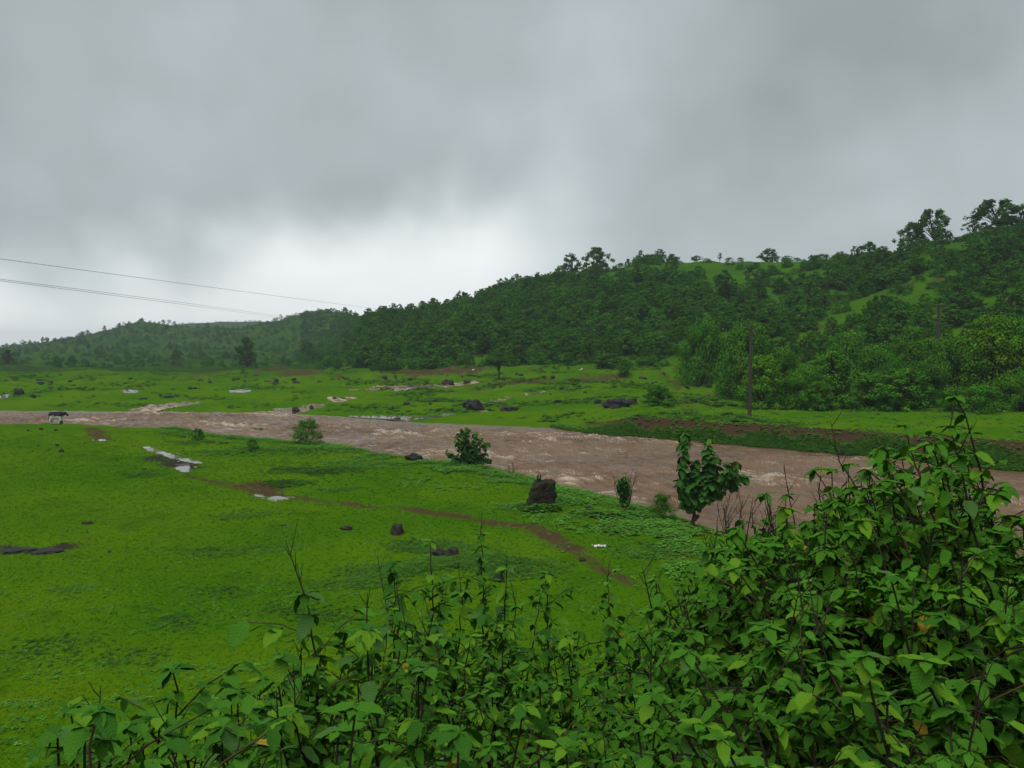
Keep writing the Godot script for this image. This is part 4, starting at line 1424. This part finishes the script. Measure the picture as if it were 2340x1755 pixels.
	for s in [-1, 1]:
		var h := MB.new()
		h.tube([Vector3(1.02, 1.31, 0.07 * s), Vector3(1.05, 1.36, 0.18 * s), Vector3(1.12, 1.44, 0.22 * s), Vector3(1.17, 1.50, 0.17 * s)], [0.035, 0.03, 0.022, 0.008], 6)
		put(h.mesh(), "horn", pale, root)
		var e := MB.new()
		e.tube([Vector3(0.98, 1.24, 0.10 * s), Vector3(0.96, 1.24, 0.20 * s), Vector3(0.93, 1.20, 0.28 * s)], [0.02, 0.05, 0.012], 6)
		put(e.mesh(), "ear", dark, root)
	var tl := MB.new()
	tl.tube([Vector3(-0.92, 1.20, 0), Vector3(-1.04, 1.16, 0), Vector3(-1.08, 0.95, 0), Vector3(-1.06, 0.70, 0), Vector3(-1.07, 0.60, 0), Vector3(-1.08, 0.46, 0)], [0.035, 0.03, 0.022, 0.02, 0.05, 0.01], 6)
	put(tl.mesh(), "tail", dark, root)
	root.scale = Vector3(0.90, 1.10, 1.0) * (27.5 / F * -foot.z / 1.36)
	mark("cow")

# ---------------------------------------------------------------- poles and wires
func poles() -> void:
	var iron := mat(Color(0.045, 0.032, 0.026), 0.8)
	var b := hit(1713, 953)
	var h := at(1713, 743, -b.z).y - b.y
	var root := thing("power_pole", b, "straight rusty power pole standing on the grassy terrace", "pole")
	var mb := MB.new()
	mb.tube([Vector3(0, -0.4, 0), Vector3(0, h * 0.5, 0), Vector3(0.05, h, 0)], [0.20, 0.18, 0.15], 8)
	put(mb.mesh(), "post", iron, root)
	var arm := MB.new()
	arm.tube([Vector3(-0.45, h - 0.35, 0), Vector3(0.0, h - 0.35, 0.14), Vector3(0.45, h - 0.35, 0)], [0.05, 0.05, 0.05], 5)
	var bracket := put(arm.mesh(), "bracket", iron, root)
	for s in [-0.4, 0.05, 0.4]:
		var ins := MB.new()
		ins.tube([Vector3(s, h - 0.35 if s != 0.05 else h, 0), Vector3(s, (h - 0.35 if s != 0.05 else h) + 0.1, 0), Vector3(s, (h - 0.35 if s != 0.05 else h) + 0.18, 0)], [0.03, 0.05, 0.03], 6)
		put(ins.mesh(), "insulator", iron, bracket)
	var d2 := 112.0
	var r := ray(2143, 800)
	var b2 := Vector3(r.x * d2, ground(r.x * d2, -d2), -d2)
	var h2 := at(2143, 693, d2).y - b2.y
	var p2 := thing("power_pole", b2, "dark power pole with crossarm rising from the trees of the slope", "pole")
	var m2 := MB.new()
	m2.tube([Vector3(0, -0.3, 0), Vector3(0, h2 * 0.5, 0), Vector3(0, h2, 0)], [0.24, 0.22, 0.19], 8)
	put(m2.mesh(), "post", iron, p2)
	var a2 := MB.new()
	a2.tube([Vector3(-0.8, h2 - 0.3, 0), Vector3(0, h2 - 0.3, 0.18), Vector3(0.8, h2 - 0.3, 0)], [0.08, 0.08, 0.08], 5)
	put(a2.mesh(), "crossarm", iron, p2)
	# three wires strung over the valley
	var wire := mat(Color(0.12, 0.125, 0.13), 0.6)
	for w in [[-260, 556, 300, 632, 858, 705, 80.0, 330.0, "single upper power line crossing the sky to the wooded hill"], [-260, 605, 260, 671, 690, 731, 80.0, 430.0, "upper wire of the lower pair of power lines"], [-260, 608, 260, 675, 690, 734, 80.0, 430.0, "lower wire of the lower pair of power lines"]]:
		var a := at(w[0], w[1], w[6])
		var e := at(w[4], w[5], w[7])
		# depth at the middle column along the straight line seen from above, then the sag that meets the middle pixel
		var um := ray(w[2], w[3]).x
		var t: float = (um * -a.z - a.x) / ((e.x - a.x) + um * (e.z - a.z))
		var q: Vector3 = a.lerp(e, t)
		var sag: float = at(w[2], w[3], -q.z).y - q.y
		var pts := []
		var rad := []
		for i in 41:
			var k := i / 40.0
			var p := a.lerp(e, k)
			p.y += sag * (k * (1 - k)) / (t * (1 - t))
			pts.append(p)
			rad.append(0.030)
		var wb := MB.new()
		wb.tube(pts, rad, 5)
		var o := put(wb.mesh(), "power_line", wire)
		tag(o, w[8], "wire", "power lines over the valley")
	mark("poles")

# ---------------------------------------------------------------- small things
func small_things() -> void:
	# torn white sheet on the grass
	var p := hit(1368, 1250)
	var mb := MB.new()
	var nz := new_noise(91, 0.22, 3)
	var nx := 16
	var nq := 10
	for j in nq + 1:
		for i in nx + 1:
			var x := (i / float(nx) - 0.5)
			var z := (j / float(nq) - 0.5)
			var r := 1.0 + nz.get_noise_2d(x * 2.0 + 4.0, z * 2.0) * 0.5
			var y := 0.03 + absf(nz.get_noise_2d(x * 1.2, z * 1.2)) * 0.12 + 0.02 * cos(x * 12.0)
			mb.vert(Vector3(x * 0.52 * r, y, z * 0.34 * r * (1.0 - 0.4 * absf(sin(x * 5.0)))), Vector3.UP)
	for j in nq:
		for i in nx:
			var k := j * (nx + 1) + i
			mb.tri(k, k + 1, k + nx + 1)
			mb.tri(k + 1, k + nx + 2, k + nx + 1)
	var st := SurfaceTool.new()
	st.create_from(mb.mesh(), 0)
	st.generate_normals()
	var o := put(st.commit(), "litter", mat(Color(0.62, 0.62, 0.56), 0.6))
	o.position = p
	tag(o, "crumpled white plastic scrap lying on the grass by the path", "litter")
	# little waterfalls on the hill
	var fm := mat(Color(0.62, 0.63, 0.62), 0.5)
	for f in [[1466, 772, 1448, 790, 0.8, "thin white waterfall showing between the hillside trees"], [1330, 844, 1322, 851, 0.35, "small white cascade over the earth step"], [1083, 846, 1080, 855, 0.35, "short white trickle down the brown earth cut"]]:
		var a := hit(f[0], f[1], 120.0)
		var b := at(f[2], f[3], -a.z - 1.5)
		var wb := MB.new()
		var n := 10
		for i in n + 1:
			var t := float(i) / n
			var c := a.lerp(b, t)
			c.y = maxf(ground(c.x, c.z), c.y) + 0.2
			var w: float = f[4] * (0.3 + 0.4 * t + 0.15 * sin(t * 11.0))
			var s := sin(t * 7.0) * 0.12
			wb.vert(c + Vector3(s - w * 0.5, 0, 0), Vector3(0, 0.7, 0.7))
			wb.vert(c + Vector3(s, 0.1, 0.1), Vector3(0, 0.7, 0.7))
			wb.vert(c + Vector3(s + w * 0.5, 0, 0), Vector3(0, 0.7, 0.7))
		for i in n:
			for q in 2:
				var k := i * 3 + q
				wb.tri(k, k + 1, k + 3)
				wb.tri(k + 1, k + 4, k + 3)
		var wo := put(wb.mesh(), "waterfall", fm)
		tag(wo, f[5], "waterfall")
	# the bend of the far road
	var rb := MB.new()
	var road := [[712, 811, 5.0], [722, 806, 5.0], [734, 802, 4.5], [745, 800, 4.0]]
	for i in road.size():
		var c := hit(road[i][0], road[i][1], 150.0)
		for s in [-1, 1]:
			var q: Vector3 = c + Vector3(0.5 * s, 0, -0.9 * s) * road[i][2]
			rb.vert(Vector3(q.x, maxf(ground(q.x, q.z), c.y) + 0.25, q.z), Vector3.UP)
	for i in road.size() - 1:
		rb.tri(i * 2, i * 2 + 1, i * 2 + 2)
		rb.tri(i * 2 + 1, i * 2 + 3, i * 2 + 2)
	var ro := put(rb.mesh(), "road", mat(Color(0.10, 0.105, 0.11), 0.45))
	tag(ro, "wet grey bend of road showing at the hill foot", "road", "", "structure")
	mark("small things")

# ---------------------------------------------------------------- plants drawn from their branches
func branch_plant(called: String, label: String, category: String, d: float, base: Vector2, branches: Array, leaf: float, gap: float, r0: float, kinds: Array, droop: float, parts: int, trunks: int) -> Node3D:
	var foot := at(base.x, base.y, d)
	foot.y = ground(foot.x, foot.z) - 0.08
	var root := thing(called, foot, label, category)
	var leaves := []
	for bi in branches.size():
		var br: Array = branches[bi]
		var pts := []
		var rad := []
		var dz := rng.randf_range(-0.45, 0.45) if bi >= trunks else 0.0
		for i in br.size():
			var t := float(i) / (br.size() - 1)
			pts.append(at(br[i][0], br[i][1], d - dz * t * (1.0 if bi >= trunks else 0.0)) - foot)
			rad.append(r0 * (1.0 if bi < trunks else 0.6) * (1.0 - 0.75 * t if bi >= trunks else 1.0 - 0.3 * t))
		if bi == 0:
			pts[0].y = -0.15
		var mb := MB.new()
		mb.tube(pts, rad, 6)
		put(mb.mesh(), "trunk" if bi < trunks else "branch", mats.bark, root)
		if bi < trunks:
			continue
		var total := 0.0
		for i in pts.size() - 1:
			total += pts[i].distance_to(pts[i + 1])
		var s := gap
		var turn := rng.randf() * TAU
		while s <= total + 0.01:
			var left := s
			var k := 0
			while k < pts.size() - 2 and left > pts[k].distance_to(pts[k + 1]):
				left -= pts[k].distance_to(pts[k + 1])
				k += 1
			var dir: Vector3 = (pts[k + 1] - pts[k]).normalized()
			var p: Vector3 = pts[k] + dir * left
			var x := dir.cross(Vector3(0.2, 0.3, 1)).normalized()
			var y := x.cross(dir)
			turn += PI / 2 + rng.randf_range(-0.4, 0.4)
			for g in (4 if s > total - gap else 3 if leaf > 0.25 else 2):
				var a := turn + g * (PI / 2 if s > total - gap else TAU / 3 if leaf > 0.25 else PI)
				var ld := x * cos(a) + y * sin(a) + dir * rng.randf_range(0.0, 0.5) + Vector3.DOWN * rng.randf_range(0.1, 1.0) * droop
				var r := rng.randf()
				var fresh: bool = s > total - gap * 1.2 and r < 0.5
				leaves.append({"xf": leaf_xf(p, ld, Vector3.UP + Vector3(rng.randf_range(-0.4, 0.4), 0, rng.randf_range(-0.4, 0.4)), leaf * rng.randf_range(0.7, 1.15) * (0.75 if s > total - gap else 1.0)), "mesh": kinds[0], "mat": kinds[3] if fresh else kinds[1] if r < 0.55 else kinds[2]})
			s += gap * rng.randf_range(0.8, 1.2)
	hang_leaves(root, leaves, parts, [kinds[0], kinds[1]])
	return root

func twigs(called: String, label: String, px: float, py: float, n: int, h: float, spread: float, m: Material) -> void:
	var p := hit(px, py)
	var root := thing(called, p, label, "plant", "dry stalks by the water")
	for i in n:
		var mb := MB.new()
		var a := rng.randf() * TAU
		var e := Vector3(cos(a) * spread * rng.randf(), h * rng.randf_range(0.5, 1.0), sin(a) * spread * rng.randf())
		var mid := e * 0.5 + Vector3(rng.randf_range(-0.1, 0.1), 0, 0) * h
		mb.tube([Vector3(e.x * 0.1, -0.1, e.z * 0.1), mid, e], [0.022, 0.016, 0.008], 4)
		for q in 4:
			var o := mid.lerp(e, rng.randf())
			mb.tube([o, o + Vector3(rng.randf_range(-0.25, 0.25), rng.randf_range(0.1, 0.35), rng.randf_range(-0.2, 0.2)) * h * 0.6], [0.011, 0.006], 4)
		put(mb.mesh(), "stalk", m, root)

func plant_near_water() -> void:
	var d := -hit(1583, 1207).z
	branch_plant("teak_tree", "young leaning tree with big dark leaves on the near river bank", "tree", d, Vector2(1583, 1208), [
		[[1583, 1208], [1583, 1192], [1587, 1179], [1584, 1164], [1583, 1148]], [[1586, 1188], [1591, 1183], [1597, 1177]],
		[[1583, 1160], [1574, 1138], [1568, 1117], [1564, 1090], [1563, 1070], [1561, 1030], [1564, 1005], [1566, 988]],
		[[1584, 1156], [1594, 1130], [1602, 1109], [1612, 1085], [1618, 1062], [1620, 1035], [1619, 1012], [1620, 1003]],
		[[1598, 1118], [1620, 1105], [1637, 1093], [1655, 1078], [1670, 1066], [1684, 1056]],
		[[1592, 1132], [1612, 1118], [1640, 1104], [1665, 1092], [1686, 1085], [1706, 1090]],
		[[1588, 1145], [1605, 1136], [1628, 1128], [1650, 1124]], [[1584, 1158], [1572, 1150], [1560, 1146]],
		[[1584, 1152], [1596, 1142], [1606, 1136], [1616, 1140]], [[1570, 1122], [1558, 1110], [1552, 1098]],
		[[1566, 1100], [1580, 1090], [1592, 1080]], [[1606, 1100], [1592, 1086], [1588, 1066], [1590, 1052]], [[1600, 1112], [1600, 1095], [1602, 1078]], [[1570, 1120], [1582, 1108], [1594, 1100]], [[1612, 1088], [1628, 1078], [1636, 1064]], [[1602, 1128], [1622, 1120], [1636, 1116]], [[1574, 1134], [1586, 1126], [1600, 1124]], [[1620, 1062], [1632, 1052], [1640, 1046]], [[1650, 1098], [1668, 1100], [1682, 1106]], [[1580, 1140], [1566, 1130], [1557, 1126]]], 0.45, 0.105, 0.105, ["teak", "teak", "teak_dark", "teak_light"], 1.1, 260, 2)
	var d2 := -hit(1072, 1066).z
	branch_plant("broad_leaf_bush", "conical bush with large round leaves at the near water edge", "bush", d2, Vector2(1072, 1066), [
		[[1072, 1066], [1071, 1055], [1070, 1045]], [[1070, 1052], [1064, 1020], [1058, 995], [1055, 980]], [[1071, 1050], [1080, 1020], [1085, 1000], [1088, 985]],
		[[1070, 1050], [1050, 1025], [1045, 1008], [1046, 990]], [[1071, 1050], [1095, 1025], [1108, 1012], [1118, 1014]], [[1070, 1056], [1045, 1045], [1028, 1036], [1018, 1034]],
		[[1072, 1058], [1095, 1050], [1112, 1048], [1120, 1052]], [[1070, 1056], [1050, 1052], [1032, 1048]], [[1071, 1045], [1068, 1015], [1066, 990], [1068, 976]], [[1072, 1052], [1098, 1038], [1112, 1034]],
		[[1072, 1060], [1085, 1058], [1100, 1060]], [[1071, 1060], [1058, 1058], [1044, 1060]], [[1071, 1040], [1090, 1012], [1100, 1000]], [[1070, 1040], [1055, 1012], [1044, 1004]]], 0.34, 0.09, 0.06, ["teak", "teak_dark", "teak", "teak_light"], 0.9, 260, 1)
	var d3 := -hit(1426, 1165).z
	branch_plant("tufted_plant", "thin stalks topped by one round tuft of leaves by the water", "plant", d3, Vector2(1424, 1166), [
		[[1424, 1166], [1424, 1150], [1423, 1135]], [[1424, 1148], [1421, 1120], [1418, 1105], [1416, 1094]], [[1424, 1146], [1427, 1120], [1430, 1104], [1433, 1092]], [[1426, 1150], [1432, 1125], [1436, 1110]], [[1423, 1140], [1422, 1115], [1425, 1096], [1426, 1090]], [[1424, 1132], [1415, 1112], [1413, 1106]]], 0.26, 0.06, 0.02, ["a", "teak_dark", "teak", "teak_light"], 0.9, 150, 1)
	twigs("dry_stalks", "bare brown stalks around the tufted plant by the water", 1432, 1164, 9, 2.0, 0.7, mats.red_twig)
	twigs("dry_stalks", "bare brown stalks right of the leaning large-leaved tree", 1660, 1222, 7, 2.4, 1.2, mats.red_twig)
	twigs("dry_stalks", "bare brown stalks at the water edge below the river bend", 1760, 1250, 7, 2.0, 1.0, mats.red_twig)
	twigs("dry_stalks", "few thin stalks on the grass beside the conical bush", 1170, 1085, 5, 0.9, 0.5, mats.red_twig)
	mark("water plants")

# ---------------------------------------------------------------- turf and weeds
func blade_tuft() -> ArrayMesh:
	var mb := MB.new()
	var rg := RandomNumberGenerator.new()
	rg.seed = 5
	for i in 9:
		var a := rg.randf() * TAU
		var o := Vector3(cos(a), 0, sin(a)) * rg.randf() * 0.55
		var l := Vector3(rg.randf_range(-1, 1), 0, rg.randf_range(-1, 1)) * 0.55
		var h := rg.randf_range(0.5, 1.0)
		var s := Vector3(-sin(a), 0, cos(a)) * 0.085
		var n := Vector3(l.x * 0.4, 0.9, l.z * 0.4).normalized()
		var f := mb.v.size()
		mb.vert(o - s, n); mb.vert(o + s, n)
		mb.vert(o + l * 0.4 + Vector3(0, h * 0.6, 0) + s * 0.8, n); mb.vert(o + l * 0.4 + Vector3(0, h * 0.6, 0) - s * 0.8, n)
		mb.vert(o + l + Vector3(0, h, 0), n)
		mb.tri(f, f + 1, f + 2); mb.tri(f, f + 2, f + 3); mb.tri(f + 3, f + 2, f + 4)
	return mb.mesh()

func weed_plant(s: int) -> ArrayMesh:
	var mb := MB.new()
	var rg := RandomNumberGenerator.new()
	rg.seed = s
	for i in 11:
		var a := TAU * i / 11 * 2.4
		var h := rg.randf_range(0.15, 1.0)
		var out := Vector3(cos(a), 0, sin(a))
		var o := out * 0.25 * rg.randf() + Vector3(0, h * 0.8, 0)
		var tip := o + out * rg.randf_range(0.45, 0.75) + Vector3(0, rg.randf_range(-0.25, 0.1), 0)
		var side := Vector3(-sin(a), 0.0, cos(a)) * 0.24
		var n := Vector3(out.x * 0.3, 1, out.z * 0.3).normalized()
		var g := rg.randf_range(0.8, 1.2)
		var c := Color(g, g, g)
		var f := mb.v.size()
		var m := o.lerp(tip, 0.45) + Vector3(0, 0.06, 0)
		mb.vert(o, n, c); mb.vert(m + side, n, c); mb.vert(tip, n, c); mb.vert(m - side, n, c)
		mb.tri(f, f + 1, f + 2); mb.tri(f, f + 2, f + 3)
	return mb.mesh()

func lay_turf() -> void:
	var xf := []
	var cols := []
	var n := 0
	while n < 150000:
		n += 1
		var d := 12.5 * pow(75.0 / 12.5, pow(rng.randf(), 0.85))
		var u := rng.randf_range(-0.72, 0.72)
		var o := col_of(u)
		if d > kd[o + 3] - 0.2:
			continue
		var x := u * d
		var c := ground_col(o, x, -d, d, u)
		if c.g < c.r * 1.25:
			continue
		var y := ground(x, -d)
		var s := rng.randf_range(0.6, 1.3) * lerpf(0.05, 0.095, smoothstep(15.0, 60.0, d))
		xf.append(Transform3D(Basis(Vector3.UP, rng.randf() * TAU).scaled(Vector3(s * 1.6, s * rng.randf_range(0.35, 0.75), s * 1.6)), Vector3(x, y - 0.005, -d)))
		var g := rng.randf_range(0.95, 1.35)
		cols.append(Color(c.r * g * 1.05, c.g * g, c.b * g))
	var t := many(blade_tuft(), xf, cols, "turf", mats.grass)
	tag(t, "short bright green grass of the near meadow", "grass", "", "stuff")
	mark("turf %d" % xf.size())
	# broad-leaved weeds
	xf = []
	cols = []
	var base := Color(0.078, 0.215, 0.026)
	var sow := func(x: float, z: float, s: float, tone: float):
		var y := ground(x, z)
		if y < 0.05:
			return
		xf.append(Transform3D(Basis(Vector3.UP, rng.randf() * TAU).scaled(Vector3(s, s * rng.randf_range(0.6, 1.1), s)), Vector3(x, y - 0.01, z)))
		var g := tone * rng.randf_range(0.75, 1.25)
		cols.append(Color(base.r * g * rng.randf_range(0.8, 1.3), base.g * g, base.b * g))
	# along the near water edge
	n = 0
	while n < 40000:
		n += 1
		var u := rng.randf_range(-0.45, 0.55)
		var o := col_of(u)
		var back := absf(rng.randfn()) * 5.5
		var d := kd[o + 3] - 0.15 - back
		if d < 15 or n_patch.get_noise_2d(u * d * 0.7, d * 0.7) + 0.25 - back * 0.03 < rng.randf() * 0.5:
			continue
		sow.call(u * d, -d, rng.randf_range(0.12, 0.32), 1.15)
	# on the far earth bank and terrace
	n = 0
	while n < 24000:
		n += 1
		var u := rng.randf_range(0.05, 0.70)
		var o := col_of(u)
		var q := rng.randf()
		var d := kd[o + 6] + rng.randf_range(0.0, 2.6) if q < 0.62 else lerpf(kd[o + 7], kd[o + 8] + 6, rng.randf())
		if q < 0.62 and rng.randf() > 0.05 and bank_soil(o, u * d, -d, d) > rng.randf_range(0.05, 0.4) or q >= 0.62 and n_patch.get_noise_2d(u * d * 0.8, d * 1.5) < 0.20:
			continue
		sow.call(u * d, -d, rng.randf_range(0.14, 0.32), rng.randf_range(0.9, 1.6))
	# patches in the near meadow: column, row, spread in metres, count, tone, size
	for p in [[1240, 1167, 0.45, 200, 0.75, 0.34], [1215, 1160, 0.5, 120, 1.05, 0.26], [1190, 1160, 0.9, 160, 1.3, 0.16], [1350, 1178, 0.6, 220, 0.9, 0.24], [1430, 1185, 0.9, 800, 0.85, 0.36], [1460, 1165, 0.9, 300, 0.95, 0.22], [700, 1078, 1.6, 420, 0.6, 0.18], [760, 1075, 1.6, 350, 0.7, 0.18], [660, 1108, 0.9, 240, 0.7, 0.18], [780, 1120, 0.7, 80, 0.8, 0.16], [830, 1060, 2.0, 400, 1.1, 0.18], [560, 1180, 1.1, 160, 0.8, 0.14], [470, 1262, 0.7, 120, 0.8, 0.12], [600, 1258, 0.9, 160, 0.8, 0.12], [330, 1085, 0.8, 90, 0.8, 0.16], [180, 1348, 0.45, 70, 1.0, 0.11], [990, 1250, 1.1, 700, 0.8, 0.13], [1080, 1280, 1.3, 800, 0.8, 0.13], [900, 1300, 1.1, 600, 0.8, 0.12], [1180, 1300, 1.2, 500, 0.8, 0.12], [820, 1330, 0.8, 300, 0.8, 0.11], [1520, 1260, 1.3, 400, 0.9, 0.15], [460, 1010, 1.6, 160, 0.8, 0.25], [540, 1030, 2.2, 240, 0.95, 0.22], [640, 1025, 2.0, 260, 1.0, 0.22], [1080, 1068, 1.2, 240, 0.8, 0.22], [400, 1420, 0.6, 120, 0.7, 0.09], [120, 1480, 0.7, 160, 0.6, 0.09], [700, 1400, 0.8, 200, 0.6, 0.10], [300, 1500, 0.6, 120, 0.7, 0.09], [520, 1350, 0.6, 90, 0.65, 0.10]]:
		var c := hit(p[0], p[1])
		for k in p[3]:
			var a := rng.randf() * TAU
			var rr: float = p[2] * sqrt(absf(rng.randfn())) * 0.8
			sow.call(c.x + cos(a) * rr * 1.6, c.z + sin(a) * rr, p[5] * rng.randf_range(0.6, 1.2), p[4])
	# loose single weeds all over
	for k in 16000:
		var d := 13.0 * pow(60.0 / 13.0, rng.randf())
		var u := rng.randf_range(-0.7, 0.6)
		if d < kd[col_of(u) + 3] - 1 and n_patch.get_noise_2d(u * d * 1.4 + 9, d * 1.4) > 0.04:
			sow.call(u * d, -d, rng.randf_range(0.05, 0.12), rng.randf_range(0.8, 1.3))
	var w := many(weed_plant(3), xf, cols, "weeds", mats.weed)
	tag(w, "low broad-leaved weeds growing over the river banks and meadow", "weeds", "", "stuff")
	mark("weeds %d" % xf.size())
	# undergrowth on the slope of the road bank
	xf = []
	cols = []
	for k in 9000:
		var d := 1.4 * pow(14.0 / 1.4, rng.randf())
		var u := rng.randf_range(-0.75, 0.85)
		var x := u * d
		var s := rng.randf_range(0.10, 0.26)
		xf.append(Transform3D(Basis(Vector3.UP, rng.randf() * TAU).scaled(Vector3(s, s * rng.randf_range(0.8, 2.2), s)), Vector3(x, ground(x, -d) - 0.01, -d)))
		var g := rng.randf_range(0.5, 1.0)
		cols.append(Color(base.r * g, base.g * g, base.b * g))
	var ug := many(weed_plant(4), xf, cols, "undergrowth", mats.weed)
	tag(ug, "dark leafy undergrowth beneath the shrubs of the road bank", "undergrowth", "", "stuff")
	# tussocks and creepers of the far meadow
	xf = []
	cols = []
	n = 0
	while n < 30000:
		n += 1
		var u := rng.randf_range(-0.72, 0.45)
		var o := col_of(u)
		var d := lerpf(kd[o + 7], kd[o + 9] + 20, pow(rng.randf(), 0.8))
		var x := u * d
		if n_patch.get_noise_2d(x * 0.22, d * 0.30) + n_big.get_noise_2d(x * 1.5, d * 2.0) * 0.6 < 0.20:
			continue
		var s := rng.randf_range(0.18, 0.55)
		var y := ground(x, -d)
		xf.append(Transform3D(Basis(Vector3.UP, rng.randf() * TAU).scaled(Vector3(s * 1.3, s * rng.randf_range(0.5, 0.9), s * 1.3)), Vector3(x, y - 0.02, -d)))
		var g := rng.randf_range(0.45, 0.80)
		cols.append(Color(base.r * g, base.g * g, base.b * g * 1.2))
	var tu := many(weed_plant(6), xf, cols, "tussocks", mats.weed)
	tag(tu, "dark creeping plants in patches over the far meadow", "ground cover", "", "stuff")
	mark("tussocks %d" % xf.size())

func _ready() -> void:
	T0 = Time.get_ticks_msec()
	cp = cos(atan((CY - HOR) / F))
	sp = sin(atan((CY - HOR) / F))
	rng.seed = 7
	set_camera()
	set_sky()
	mark("sky")
	n_fine = new_noise(1, 0.9, 2)
	n_mid = new_noise(2, 5.5, 2)
	n_big = new_noise(3, 26.0, 2)
	n_hill = new_noise(4, 55.0, 3)
	n_col = new_noise(5, 9.0, 3)
	n_patch = new_noise(6, 4.0, 3)
	build_columns()
	lay_water_and_tracks()
	build_ground()
	build_river()
	lay_pools()
	make_leaves()
	make_shapes()
	plant_hills()
	plant_thicket()
	lay_rocks()
	cow()
	poles()
	small_things()
	plant_near_water()
	plant_bank()
	lay_turf()
